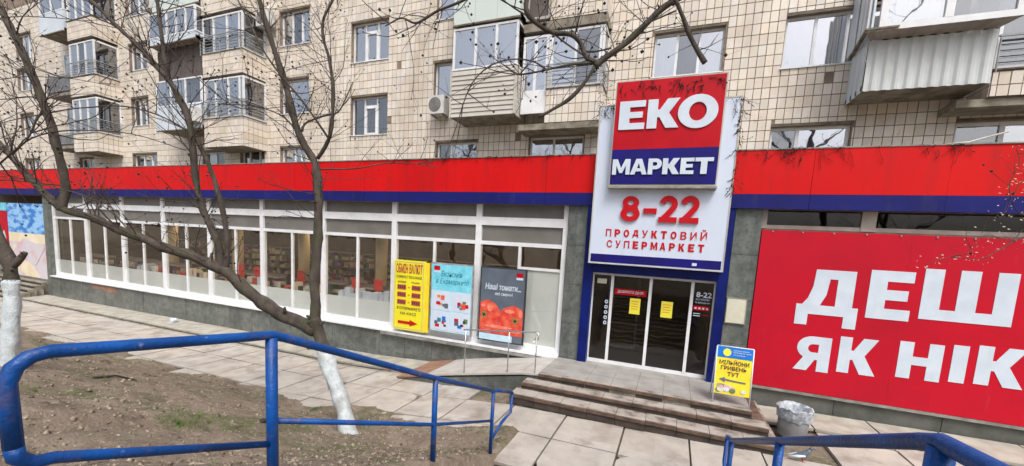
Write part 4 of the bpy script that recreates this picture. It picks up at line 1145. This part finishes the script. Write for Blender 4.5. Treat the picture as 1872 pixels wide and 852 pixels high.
for q in range(16):
    x, z, r = 1.2 + random.random() * .6, 1.04 + random.random() * .14, random.uniform(.04, .075)
    MB().prism([tuple(tl(Vector((min(1.85, max(1.15, x + r * math.cos(i * .785))), 9.512 - q * .0005, z + r * .8 * math.sin(i * .785))))) for i in range(8)], (0, .004, 0)).build('money_print', random.choice(['paper', 'dry_leaf', 'sand_poster', 'sign_white', 'stalk', 'pink_poster']), sb)
lf = MB()
for x in (1.13, 1.87):
    lf.tube([tl(Vector((x, 9.52, LAND))), tl(Vector((x, 9.52, 2.04)))], .014, 6); lf.tube([(x, 10.1, LAND), tuple(tl(Vector((x, 9.54, 2.03))))], .014, 6)
lf.tube([tl(Vector((1.13, 9.52, 2.04))), tl(Vector((1.87, 9.52, 2.04)))], .014, 6)
lf.build('frame', 'letter_white', sb)

# waste bin
bpos = at(1446, 800, 9.55); bX, bY = bpos.x, 9.55
bn = thing('waste_bin', (bX, bY, gz(bX)), 'grey concrete waste bin lined with a clear plastic bag beside the steps', 'bin')
b = MB(); z0 = gz(bX); pr = [(.25, 0), (.27, .03), (.285, .35), (.30, .56), (.305, .60)]
n = 24
for r, z in pr:
    for k in range(n): b.v.append((bX + r * math.cos(k * 2 * math.pi / n), bY + r * math.sin(k * 2 * math.pi / n), z0 + z))
for j in range(len(pr) - 1):
    for k in range(n): b.f.append((j * n + k, j * n + (k + 1) % n, (j + 1) * n + (k + 1) % n, (j + 1) * n + k))
b.build('body', 'bin_grey', bn, smooth=True)
b = MB(); pr = [(.315, .40), (.33, .48), (.322, .56), (.335, .63), (.30, .645), (.25, .60), (.2, .5), (.1, .44), (.01, .42)]
random.seed(4); n = 30
for j, (r, z) in enumerate(pr):
    for k in range(n):
        rr = r * (1 + random.uniform(-.05, .05)); b.v.append((bX + rr * math.cos(k * 2 * math.pi / n), bY + rr * math.sin(k * 2 * math.pi / n), z0 + z + random.uniform(-.025, .025)))
for j in range(len(pr) - 1):
    for k in range(n): b.f.append((j * n + k, j * n + (k + 1) % n, (j + 1) * n + (k + 1) % n, (j + 1) * n + k))
b.build('bag', 'plastic_film', bn, smooth=False)

# litter / small things
random.seed(12)
def crumple(name, p, r, m, label, cat):
    b = MB(); n = 10
    for j in range(6):
        for k in range(n):
            th = math.pi * (j + .5) / 6; ph = 2 * math.pi * k / n; rr = r * random.uniform(.7, 1.15)
            b.v.append((p[0] + rr * math.sin(th) * math.cos(ph), p[1] + rr * math.sin(th) * math.sin(ph), p[2] + r * .7 + rr * .7 * math.cos(th)))
    for j in range(5):
        for k in range(n): b.f.append((j * n + k, (j + 1) * n + k, (j + 1) * n + (k + 1) % n, j * n + (k + 1) % n))
    b.f.append(tuple(range(n))); b.f.append(tuple(range(5 * n + n - 1, 5 * n - 1, -1)))
    o = b.build(name, m, None); tag(o, label, cat); return o
p = at(318, 584, 10.55); crumple('plastic_bag', (p.x, 10.55, gz(p.x) + .03), .17, 'letter_white', 'crumpled white plastic bag on the paving strip by the plinth', 'litter')
stk = MB(); stk.tube([(5.2, 11.06, 6.72), (5.6, 11.2, 6.78), (6.25, 11.3, 7.0)], .02, 6); tag(stk.build('metal_strip', 'frame_grey', None), 'loose pale strip sticking up from the fascia top at right', 'strip')

# pigeon near the bottom edge
pg = Z = None
pp = EYE + ray(1463, 838) * ((.36 - 4.0) / ray(1463, 838).z)
px_, py_, pz_ = pp.x, pp.y, gz(pp.x)
b = MB()
pth = [(0, 0), (.06, .01), (.14, .03), (.22, .07), (.27, .13), (.3, .19)]
b.tube([(px_ - .16 + a, py_, pz_ + .07 + c) for a, c in pth], [.012, .035, .062, .062, .036, .022], 10)
b.tube([(px_ + .125, py_, pz_ + .255), (px_ + .15, py_, pz_ + .275), (px_ + .18, py_, pz_ + .272)], [.02, .034, .02], 8)
bd = b.build('pigeon', 'slate_poster', None); tag(bd, 'grey and white pigeon standing on the paving behind the right rail', 'bird')
ORG['pigeon'] = Vector((0, 0, 0))
MB().tube([(px_ + .19, py_, pz_ + .27), (px_ + .225, py_, pz_ + .262)], [.008, .002], 5).build('beak', 'black_print', bd)
for s_ in (-1, 1):
    MB().tube([(px_ + .03, py_ + s_ * .025, pz_ + .08), (px_ + .03, py_ + s_ * .028, pz_ + .005), (px_ + .07, py_ + s_ * .03, pz_ + .004)], .006, 5).build('leg', 'red_letter', bd)
    MB().tube([(px_ - .2, py_ + s_ * .03, pz_ + .07), (px_ - .05, py_ + s_ * .055, pz_ + .1), (px_ + .06, py_ + s_ * .05, pz_ + .13)], [.008, .03, .02], 6).build('wing', 'letter_white', bd)

# ------------------------------------------------------------------ BLUE RAILS
def blue_rail(X, near, zn, kink, zk, y2, z2, far, zf_, label):
    t = thing('blue_railing', (X, 4, gz(X)), label, 'railing', 'blue tubular railings beside the garden stairs')
    r = .034
    def path(pts, rr=r): return MB().tube(pts, rr, 12)
    # upper tube: near end loop, kink, slope down, far return
    path([(X, near, zn - .42), (X, near - .005, zn - .12), (X, near + .02, zn - .05), (X, near + .07, zn - .01), (X, near + .13, zn), (X, kink - .1, zk + .01), (X, kink, zk), (X, kink + .12, zk - .05), (X, y2, z2), (X, far, zf_)], r).build('top_tube', 'blue_paint', t)
    path([(X, near, zn - .42), (X, near + .005, zn - .47), (X, near + .05, zn - .52), (X, near + .12, zn - .53), (X, kink - .03, zk - .84)], [r, r, r, r * .9, r * .72]).build('bottom_tube', 'blue_paint', t)
    for y, zt, rr in ((kink, zk - .02, .040), (y2 + .02, z2 - .02, .036), (far, zf_, .033)):
        path([(X, y, ground(X, y) - .15), (X, y, zt)], rr).build('post', 'blue_paint', t)
    path([(X, kink + .03, zk - .68), (X, y2, z2 - .63), (X, far, zf_ - .55)], .024).build('mid_bar', 'blue_paint', t)
    # far return piece
    path([(X, far, zf_), (X, far + .35, zf_ - .11), (X + .06, far + .75, zf_ - .28)], .03).build('end_tube', 'blue_paint', t)
    path([(X + .06, far + .75, zf_ - .28), (X + .055, far + .73, zf_ - .66), (X + .03, far + .4, zf_ - .72), (X, far + .02, zf_ - .9)], .028).build('end_loop', 'blue_paint', t)
    return t
blue_rail(-2.74, .76, 3.37, 1.98, 3.24, 4.15, 2.25, 5.99, 1.46, 'blue tubular railing on the left, ending in a rounded loop nearest the camera')
blue_rail(.97, .6, 3.5, 1.79, 3.39, 3.62, 2.54, 5.71, 1.57, 'blue tubular railing at bottom right, right of the garden stairs')

# ------------------------------------------------------------------ TREES
random.seed(11)
def smooth_path(pts, n=3):
    out = []
    P = [Vector(p) for p in pts]
    for i in range(len(P) - 1):
        p0, p1, p2, p3 = P[max(i - 1, 0)], P[i], P[i + 1], P[min(i + 2, len(P) - 1)]
        for k in range(n):
            t = k / n
            out.append(.5 * ((2 * p1) + (-p0 + p2) * t + (2 * p0 - 5 * p1 + 4 * p2 - p3) * t * t + (-p0 + 3 * p1 - 3 * p2 + p3) * t ** 3))
    out.append(P[-1]); return out
def limb(root, name, pix, w0, w1, sides=10, wig=.0, m='bark', n=4):
    """pix: (px, py, forward distance); w0,w1: widths in photo pixels at both ends"""
    P3 = [atd(a, b, d) for a, b, d in pix]
    ds = [q[2] for q in pix]
    S = smooth_path(P3, n); N = len(S)
    rads = []
    for i in range(N):
        t = i / (N - 1); d = ds[0] + (ds[-1] - ds[0]) * t
        nrm = (S[i] - EYE).length / d
        rads.append(max(.003, .78 * (w0 + (w1 - w0) * t) / 2 / CF * d / nrm * (1 + .22 * noise.noise(S[i] * 4.0))))
    S2 = [p + Vector((noise.noise(p * 2.3), noise.noise(p * 2.3 + Vector((7, 0, 0))), noise.noise(p * 2.3 + Vector((0, 9, 0))))) * wig for p in S]
    mb = MB(); mb.tube(S2, rads, sides, wob=.3)
    if max(rads) > .02 and m == 'bark':
        for _ in range(int(N / 4)):                       # knots and broken stubs
            i = random.randrange(1, N - 1); q = S2[i]; r_ = rads[i]
            dv = Vector((random.uniform(-1, 1), random.uniform(-1, .3), random.uniform(-.3, 1))).normalized()
            e = q + dv * r_ * random.uniform(1.2, 2.6)
            mb.tube([q, q + (e - q) * .6, e], [r_ * .45, r_ * .3, r_ * .16], 6, wob=.3)
    mb.build(name, m, root)
    return S2, rads
TWD = 1.25
class Twigs:
    def __init__(s): s.m = MB(); s.b = MB(); s.n = 0
    def grow(s, p, d, L, r, lvl, ymin=None):
        p = Vector(p); d = Vector(d).normalized(); pts = [p.copy()]; n = max(4, int(L / .09)); kids = []
        curl = Vector((random.uniform(-1, 1), random.uniform(-.6, .6), random.uniform(-.2, .9))) * .10
        for i in range(n):
            d = (d + curl * .8 + Vector((random.gauss(0, .09), random.gauss(0, .09), random.gauss(0, .09)))).normalized()
            p = p + d * L / n; pts.append(p.copy())
            if lvl > 0 and i > 0 and random.random() < .30:
                side = Vector((random.uniform(-1, 1), random.uniform(-.7, .7), random.uniform(-.5, 1))).normalized()
                kids.append((p.copy(), (d + side * .9).normalized(), L * random.uniform(.3, .6), i / n))
        s.m.tube(pts, [r * 1.25 * (1 - .6 * i / n) for i in range(n + 1)], 4, cap=False)
        if random.random() < .5: s.b.blob(pts[-1], random.uniform(.011, .026))
        for q in range(n):
            if random.random() < .04: s.b.blob(pts[q], random.uniform(.008, .016))
        s.n += 1
        for kp, kd, kl, f in kids:
            if kl > .12: s.grow(kp, kd, kl, r * (1 - .7 * f) * .65, lvl - 1)
    def along(s, S, count0, L=(.5, 1.3), r=.008, lvl=2, t0=.2, bias=Vector((0, 0, .4))):
        for _ in range(max(3, int(count0 * TWD))):
            i = int(random.uniform(t0, 1) * (len(S) - 1)); p = S[i]
            d = Vector((random.uniform(-1, 1), random.uniform(-.8, .6), random.uniform(-.6, 1))) + bias
            s.grow(p, d, random.uniform(*L), r * random.uniform(.6, 1.2), lvl)
    def build(s, root):
        s.m.build('twigs', 'twig', root, kind='stuff'); s.b.build('seed_balls', 'seed', root, kind='stuff')
def find_ground(px, py):
    v = ray(px, py); t = 1.0
    while t < 30:
        q = EYE + v * t
        if q.z < ground(q.x, q.y): return q, t
        t += .02
    return q, t
base, D1 = find_ground(636, 792)
t1 = thing('bare_tree', tuple(base), 'forked bare tree with whitewashed leaning trunk behind the left blue railing', 'tree', 'bare trees on the bank')
tw = Twigs()
w_, _r = limb(t1, 'whitewashed_trunk', [(648, 815, D1), (636, 792, D1), (627, 745, D1 + .05), (614, 705, D1 + .1), (602, 672, D1 + .1), (592, 640, D1 + .15)], 46, 36, 14, m='whitewash')
D = D1 + .15
limb(t1, 'trunk', [(596, 652, D), (588, 625, D), (580, 600, D), (573, 585, D)], 30, 36, 14)
S, _ = limb(t1, 'low_limb', [(578, 604, D), (545, 588, D), (510, 572, D - .1), (470, 545, D - .2), (430, 512, D - .3), (400, 488, D - .3), (340, 465, D - .35), (280, 445, D - .4), (220, 420, D - .4), (170, 398, D - .4), (120, 384, D - .4), (90, 362, D - .4), (55, 325, D - .4), (25, 290, D - .4), (-10, 255, D - .4)], 36, 17, 12, .02)
tw.along(S, 38, (.4, 1.2), .008, 2, .25)
S, _ = limb(t1, 'upright_stem', [(574, 600, D), (577, 560, D), (574, 520, D), (579, 470, D), (582, 400, D), (582, 340, D), (574, 295, D), (552, 258, D - .05), (540, 225, D - .1), (525, 165, D - .1), (508, 110, D - .15), (490, 55, D - .2), (474, 0, D - .2), (462, -50, D - .2)], 27, 14, 12, .01)
tw.along(S, 30, (.5, 1.4), .008, 2, .3)
S, _ = limb(t1, 'side_branch', [(580, 290, D), (598, 262, D - .1), (606, 235, D - .2), (609, 170, D - .2), (603, 110, D - .2), (592, 75, D - .2), (590, 40, D - .2), (604, 10, D - .2), (620, -20, D - .2)], 11, 6, 8, .01)
tw.along(S, 26, (.5, 1.4), .007, 2, .1)
S, _ = limb(t1, 'side_branch', [(602, 255, D - .1), (575, 215, D - .3), (545, 175, D - .4), (515, 140, D - .5), (480, 90, D - .6), (455, 40, D - .6), (430, -10, D - .6)], 6.5, 5, 8, .01)
tw.along(S, 12, (.4, 1.1), .006, 2, .1)
S, _ = limb(t1, 'side_branch', [(552, 240, D - .1), (560, 225, D), (590, 213, D + .1), (618, 205, D + .2), (632, 180, D + .3), (645, 150, D + .3)], 7, 2.5, 8, .01)
tw.along(S, 10, (.4, 1.0), .006, 2, .2)
S, _ = limb(t1, 'rising_stem', [(112, 386, D - .4), (119, 350, D - .4), (112, 300, D - .45), (98, 245, D - .5), (80, 190, D - .5), (62, 145, D - .5), (40, 90, D - .5), (16, 45, D - .5), (-8, 5, D - .5)], 27, 24, 12, .015)
tw.along(S, 22, (.5, 1.6), .009, 2, .1)
S, _ = limb(t1, 'rising_stem', [(408, 492, D - .3), (400, 450, D - .3), (383, 410, D - .3), (368, 375, D - .35), (357, 325, D - .4), (352, 270, D - .45), (344, 215, D - .5), (318, 160, D - .5), (275, 108, D - .55), (222, 55, D - .6), (160, -5, D - .6)], 21, 13, 12, .01)
tw.along(S, 34, (.5, 1.5), .008, 2, .15)
S, _ = limb(t1, 'rising_stem', [(412, 492, D - .3), (416, 455, D - .3), (410, 400, D - .3), (392, 330, D - .3), (372, 280, D - .35), (352, 240, D - .42)], 15, 12, 10, .01)
S, _ = limb(t1, 'rising_stem', [(336, 200, D - .5), (312, 150, D - .5), (300, 100, D - .5), (294, 50, D - .5), (286, -10, D - .5)], 13, 12, 10, .01)
tw.along(S, 16, (.5, 1.3), .008, 2, .1)
for pth_, w0, w1 in (([(-10, 228, D - .6), (60, 212, D - .5), (140, 198, D - .5), (230, 195, D - .5), (300, 215, D - .45), (352, 245, D - .4)], 3.5, 5),
                    ([(20, 285, D - .4), (60, 252, D - .5), (130, 238, D - .6), (240, 245, D - .6), (340, 275, D - .7)], 6, 2.5),
                    ([(576, 310, D), (650, 308, D + .1), (720, 298, D + .2), (800, 305, D + .3)], 4.5, 2),
                    ([(470, 200, D - .2), (430, 195, D - .3), (380, 160, D - .4), (320, 100, D - .5), (250, 20, D - .6)], 3.5, 3),
                    ([(0, 145, D - .6), (60, 140, D - .6), (140, 145, D - .6), (210, 160, D - .6)], 3, 2),
                    ([(548, 250, D), (520, 215, D - .1), (470, 195, D - .2), (400, 190, D - .3)], 4.5, 2.5),
                    ([(0, 32, D - .8), (60, 30, D - .8), (150, 38, D - .7), (230, 55, D - .6)], 3, 2.5)):
    S, _ = limb(t1, 'thin_branch', pth_, w0, w1, 6, .01, 'twig')
    tw.along(S, 9, (.3, 1.0), .006, 2, .1)
tw.build(t1)
# root flare
for q in range(5):
    a = q * 1.2; p0 = base + Vector((0, 0, .12)); p1 = base + Vector((math.cos(a) * .17, math.sin(a) * .17, -.06))
    MB().tube([p0, (p0 + p1) / 2 + Vector((0, 0, .02)), p1], [.09, .05, .02], 8, wob=.2).build('root', 'whitewash', t1)

# second tree at the left edge
b2, D2 = find_ground(18, 672)
t2 = thing('bare_tree', tuple(b2), 'bare tree with straight whitewashed trunk and sawn stubs at the left edge', 'tree', 'bare trees on the bank')
limb(t2, 'whitewashed_trunk', [(14, 700, D2), (17, 660, D2), (20, 610, D2), (21, 560, D2), (21, 512, D2)], 54, 43, 14, m='whitewash')
limb(t2, 'trunk', [(21, 514, D2), (20, 490, D2), (10, 462, D2), (-8, 420, D2), (-25, 370, D2)], 43, 36, 14)
limb(t2, 'sawn_stub', [(12, 495, D2), (28, 482, D2), (46, 461, D2)], 34, 14, 10, .01)
tw = Twigs(); S, _ = limb(t2, 'side_branch', [(-8, 420, D2), (-20, 330, D2), (10, 290, D2 - .3), (50, 255, D2 - .5), (68, 210, D2 - .5)], 10, 4, 8)
tw.along(S, 14, (.5, 1.4), .008, 2, .2); S, _ = limb(t2, 'side_branch', [(-8, 330, D2), (30, 330, D2), (110, 345, D2 - .2), (180, 370, D2 - .2), (240, 425, D2)], 5, 2, 8)
tw.along(S, 6, (.4, .9), .006, 1, .2); tw.build(t2)

# overhanging tree whose trunk stands right of the frame
def world_limb(root, name, P, r0, r1, sides=10, m='bark'):
    S = smooth_path(P, 4); N = len(S)
    MB().tube([p + Vector((noise.noise(p), noise.noise(p + Vector((3, 0, 0))), 0)) * .05 for p in S], [r0 + (r1 - r0) * i / (N - 1) for i in range(N)], sides, wob=.15).build(name, m, root)
    return S
TB = Vector((6.2, 1.2, 1.9))
t3 = thing('overhanging_tree', tuple(TB), 'bare tree off to the right whose dark branches hang into the top of the view', 'tree')
world_limb(t3, 'trunk', [TB + Vector((0, 0, -.3)), TB + Vector((.05, 0, 2)), TB + Vector((-.1, .1, 4.5)), TB + Vector((-.3, .1, 6.5)), TB + Vector((-.2, 0, 9)), TB + Vector((.2, 0, 12))], .2, .07, 14)
tw = Twigs()
A0 = atd(1250, -8, 4.6)
world_limb(t3, 'main_limb', [TB + Vector((-.2, .1, 5.2)), TB + Vector((-1.8, .9, 5.6)), A0 + Vector((.8, -.3, .5)), A0], .06, .045)
S, _ = limb(t3, 'main_limb', [(1250, -8, 4.6), (1215, 12, 4.6), (1180, 45, 4.6), (1145, 78, 4.6), (1105, 108, 4.6), (1088, 122, 4.6)], 20, 15, 10, .008)
tw.along(S, 9, (.3, .7), .006, 2, .1)
S, _ = limb(t3, 'side_branch', [(1088, 122, 4.6), (1065, 155, 4.6), (1040, 180, 4.6), (1010, 200, 4.6), (984, 214, 4.6)], 9, 9, 8, .01)
tw.along(S, 5, (.2, .5), .005, 1, .1)
S, _ = limb(t3, 'side_branch', [(1092, 116, 4.6), (1072, 105, 4.6), (1062, 80, 4.6), (1045, 64, 4.6), (1010, 60, 4.6), (980, 42, 4.6), (962, 20, 4.6), (966, -20, 4.6)], 13, 14, 8, .01)
tw.along(S, 14, (.3, .9), .006, 2, .1)
S, _ = limb(t3, 'side_branch', [(1088, 115, 4.6), (1040, 118, 4.55), (990, 130, 4.5), (950, 136, 4.5), (940, 132, 4.5)], 6, 4, 8, .005)
tw.along(S, 10, (.3, .8), .005, 2, .3, Vector((-.6, 0, 0)))
S, _ = limb(t3, 'thin_branch', [(1000, 128, 4.6), (975, 113, 4.6), (940, 108, 4.6), (900, 118, 4.55), (868, 145, 4.5), (850, 180, 4.5), (835, 230, 4.5), (815, 285, 4.5)], 4.5, 2.5, 6, .004, 'twig')
tw.along(S, 10, (.3, .8), .005, 2, .1, Vector((0, 0, -.4)))
S, _ = limb(t3, 'thin_branch', [(1078, 108, 4.6), (1035, 80, 4.6), (990, 45, 4.6), (940, 15, 4.6), (900, -15, 4.6)], 5, 4, 6, .004, 'twig')
tw.along(S, 8, (.3, .8), .005, 2, .1)
S, _ = limb(t3, 'side_branch', [(1062, 92, 4.6), (1085, 95, 4.6), (1118, 88, 4.6)], 6, 5, 8, .004)
S, _ = limb(t3, 'side_branch', [(1228, -15, 4.4), (1245, 25, 4.4), (1262, 66, 4.4), (1275, 92, 4.4), (1288, 116, 4.4)], 12, 15, 8, .01)
tw.along(S, 7, (.2, .5), .005, 1, .1)
S, _ = limb(t3, 'side_branch', [(1235, 20, 4.5), (1180, 45, 4.5), (1165, 60, 4.5)], 5, 3, 6, .01)
tw.along(S, 5, (.3, .6), .005, 1, .1)
S, _ = limb(t3, 'side_branch', [(900, -30, 4.7), (845, 2, 4.7), (800, 20, 4.7), (775, 35, 4.7), (758, 42, 4.7), (735, 33, 4.7), (715, 42, 4.7), (704, 48, 4.7)], 9, 3, 8, .004)
tw.along(S, 14, (.3, .9), .005, 2, .1, Vector((0, 0, -.3)))
world_limb(t3, 'upper_limb', [TB + Vector((-.25, .1, 7)), TB + Vector((-3, 1.5, 8)), atd(900, -30, 4.7) + Vector((1.0, -.2, .9)), atd(900, -30, 4.7)], .06, .035)
world_limb(t3, 'upper_limb', [TB + Vector((-.2, 0, 6)), atd(1228, -15, 4.4) + Vector((1.2, -.2, .9)), atd(1228, -15, 4.4)], .05, .045)
for k in range(7):
    S = world_limb(t3, 'crown_branch', [TB + Vector((-.2, 0, 5.5 + k * .8)), TB + Vector((math.cos(k * 2.2) * 1.5, math.sin(k * 2.2) * 1.2 - .8, 6.8 + k * .8)), TB + Vector((math.cos(k * 2.2) * 3, math.sin(k * 2.2) * 2 - 1.5, 8.5 + k * .8))], .05, .015, 8)
    tw.along(S, 6, (.6, 1.5), .01, 2, .3)
tw.build(t3)

# dry leafy shrub branch reaching in from the right
random.seed(31)
SB = Vector((5.4, 3.6, 1.1))
t4 = thing('dry_shrub', tuple(SB), 'shrub branches with pale dry leaves reaching in at the right edge', 'shrub')
world_limb(t4, 'stem', [SB, SB + Vector((.1, .1, 1.4)), atd(1960, 420, 5.0)], .03, .015, 8)
lv = MB(); tw = Twigs()
def leaf(p, s_):
    d = Vector((random.gauss(0, 1), random.gauss(0, 1), random.gauss(0, 1))).normalized(); e_ = d.orthogonal().normalized()
    lv.poly([p, p + d * s_ * .5 + e_ * s_ * .3, p + d * s_, p + d * s_ * .5 - e_ * s_ * .3])
for pth_ in ([(1960, 420, 5), (1900, 400, 5), (1860, 385, 5), (1845, 340, 5), (1862, 300, 5), (1858, 270, 5)], [(1960, 420, 5), (1880, 430, 5), (1830, 455, 5), (1790, 475, 5), (1740, 470, 5), (1690, 485, 5)],
             [(1960, 420, 5), (1880, 415, 5), (1850, 440, 5), (1800, 430, 5), (1770, 460, 5)], [(1960, 420, 5), (1900, 360, 5), (1870, 330, 5), (1840, 385, 5), (1825, 400, 5)]):
    S, _ = limb(t4, 'thin_branch', pth_, 4, 1.5, 6, .01, 'twig')
    for i in range(len(S) // 3, len(S)):
        for _ in range(3): leaf(S[i] + Vector((random.gauss(0, .06), random.gauss(0, .06), random.gauss(0, .05))), random.uniform(.016, .042))
    tw.along(S, 4, (.15, .4), .003, 1, .3)
lv.build('dry_leaves', 'dry_leaf', t4, kind='stuff'); tw.build(t4)

# creeper remains on fascia top and sign
random.seed(33)
cr = thing('dry_creeper', (2, FR, 6.5), 'dark dried creeper stems hanging over the fascia top beside the sign', 'creeper')
cm = Twigs()
random.seed(34)
def droop(x, y, z, L):
    p = Vector((x, y, z)); pts = [p.copy()]; d = Vector((random.uniform(-.5, .5), 0, -.4))
    for i in range(7):
        d = (d + Vector((random.gauss(0, .4), 0, random.gauss(-.1, .3)))).normalized(); p = p + d * L / 7; p.y = y - .004 - random.random() * .02; pts.append(p.copy())
        if random.random() < .7: cm.b.blob(p, random.uniform(.008, .02))
    cm.m.tube(pts, .0035, 3, cap=False)
for _ in range(45):
    x = random.choice([random.uniform(1.2, 3.0), random.uniform(1.2, 7.0), 2.4 + random.gauss(0, .15), 3.35 + random.gauss(0, .15), 5.2 + random.gauss(0, .2)])
    droop(x, FR - .025, 6.7, random.uniform(.1, .5))
for _ in range(50):
    droop(random.uniform(-9, -2.4), FR - .025, 6.7, random.uniform(.05, .2))
for _ in range(40): droop(random.choice([random.uniform(-1.75, .75)]), 10.54, 8.36 - random.random() * .25, random.uniform(.1, .3))
for _ in range(20): droop(random.choice([random.uniform(.85, 1.2), random.uniform(-2.25, -1.85)]), 10.74, 7.92 - random.random() * .12, random.uniform(.15, .45))
for _ in range(46): droop(1.185, 10.76, random.uniform(5.6, 7.9), random.uniform(.1, .4))
for _ in range(30): droop(random.uniform(-2.36, -2.2), 11.3, random.uniform(7.2, 9.2), random.uniform(.1, .6))
cm.m.build('stems', 'seed', cr, kind='stuff'); cm.b.build('withered_leaves', 'seed', cr, kind='stuff')

# trees across the yard behind the camera: seen only as reflections in the panes
random.seed(51)
for k, (x, y, h) in enumerate(((-9, -9, 13), (3, -11, 14), (-20, -10, 13), (12, -8, 12), (-3, -6.5, 12))):
    bz = ground(x, y)
    t = thing('yard_tree', (x, y, bz), ['bare tree of the yard reflected in the windows above the middle balcony', 'bare tree of the yard reflected in the window right of the sign', 'bare tree of the yard reflected in the far left windows', 'bare tree of the yard reflected in the windows at the right edge', 'nearest bare tree of the yard reflected above the sign'][k], 'tree', 'yard trees reflected in the windows')
    S = world_limb(t, 'trunk', [(x, y, bz - .2), (x + .2, y, bz + h * .3), (x - .2, y + .2, bz + h * .6), (x + .1, y, bz + h)], .24, .06, 10)
    tw = Twigs()
    for q in range(12):
        z = bz + h * (.25 + .06 * q); a = q * 2.4; Ln = 4.2 * (1 - q / 18)
        S = world_limb(t, 'limb', [(x, y, z), (x + math.cos(a) * Ln * .5, y + math.sin(a) * Ln * .4, z + Ln * .35), (x + math.cos(a) * Ln, y + math.sin(a) * Ln * .8, z + Ln * .8)], .09, .02, 7)
        tw.along(S, 9, (.8, 2.0), .018, 2, .2)
    tw.build(t)

# ------------------------------------------------------------------ ground litter, grass, stick
random.seed(61)
gr = MB(); li = MB()
def tuft(x, y, n, s_):
    for _ in range(n):
        a = random.uniform(0, 6.28); r = random.random() * s_; px_, py_ = x + math.cos(a) * r, y + math.sin(a) * r
        z = ground(px_, py_) - .01; h = random.uniform(.03, .11); w = .006; t = random.uniform(-.05, .05), random.uniform(-.05, .05)
        gr.poly([(px_ - w, py_, z), (px_ + w, py_, z), (px_ + t[0], py_ + t[1], z + h)])
q, _ = find_ground(325, 778); tuft(q.x, q.y, 260, .22)
q, _ = find_ground(365, 765); tuft(q.x, q.y, 120, .35)
q, _ = find_ground(575, 750); tuft(q.x, q.y, 120, .2)
for px, py, n, s_ in ((170, 630, 900, 2.2), (130, 625, 500, 1.6), (60, 715, 160, .5), (290, 655, 200, .8), (380, 770, 80, .5), (220, 660, 200, .9)):
    q, _ = find_ground(px, py); tuft(q.x, q.y, n, s_)
for _ in range(500):
    x = random.uniform(-24, -2.8); y = random.uniform(1.0, 7.2); tuft(x, y, 3, .08)
tag(gr.build('grass', 'grass', None, kind='stuff'), 'sparse short grass growing on the bare soil bank')
for _ in range(9000):
    x = -2.8 - random.random() ** 1.5 * 16; y = random.uniform(.8, 7.6); z = ground(x, y); s_ = random.uniform(.008, .03) * (1.8 if random.random() < .05 else 1)
    if random.random() < .6:
        a = random.uniform(0, 6.28); d = Vector((math.cos(a), math.sin(a), random.uniform(-.2, .5))) * s_; e_ = Vector((-d.y, d.x, random.uniform(-.01, .01))) * .7; p = Vector((x, y, z + .006))
        li.poly([p - d, p + e_ * .6, p + d, p - e_ * .6])
    else: li.blob((x, y, z), s_ * .7)
for _ in range(1100):
    x = -2.8 - random.random() ** 1.4 * 16; y = random.uniform(.8, 6.9); li.blob((x, y, ground(x, y)), random.uniform(.012, .045))
for _ in range(260):
    x = -2.8 - random.random() ** 1.4 * 12; y = random.uniform(.8, 6.9); z = ground(x, y) + .012; a = random.uniform(0, 6.28); L = random.uniform(.05, .22)
    li.tube([(x, y, z), (x + math.cos(a) * L, y + math.sin(a) * L, ground(x + math.cos(a) * L, y + math.sin(a) * L) + .014)], .004, 3, cap=False)
tag(li.build('leaf_litter', 'litter', None, kind='stuff'), 'dry leaf fragments, twigs and clods scattered over the soil')
a, _ = find_ground(170, 692); b_, _ = find_ground(212, 690); c_, _ = find_ground(250, 697)
tag(MB().tube([a + Vector((0, 0, .02)), b_ + Vector((0, 0, .04)), c_ + Vector((0, 0, .02))], [.025, .022, .012], 6, wob=.3).build('fallen_branch', 'twig', None), 'dark fallen branch lying on the soil bank at left', 'branch')
q, _ = find_ground(481, 772)
crumple('black_clod', (q.x, q.y, q.z - .02), .06, 'seed', 'small black lump on the soil beside the first blue post', 'litter')
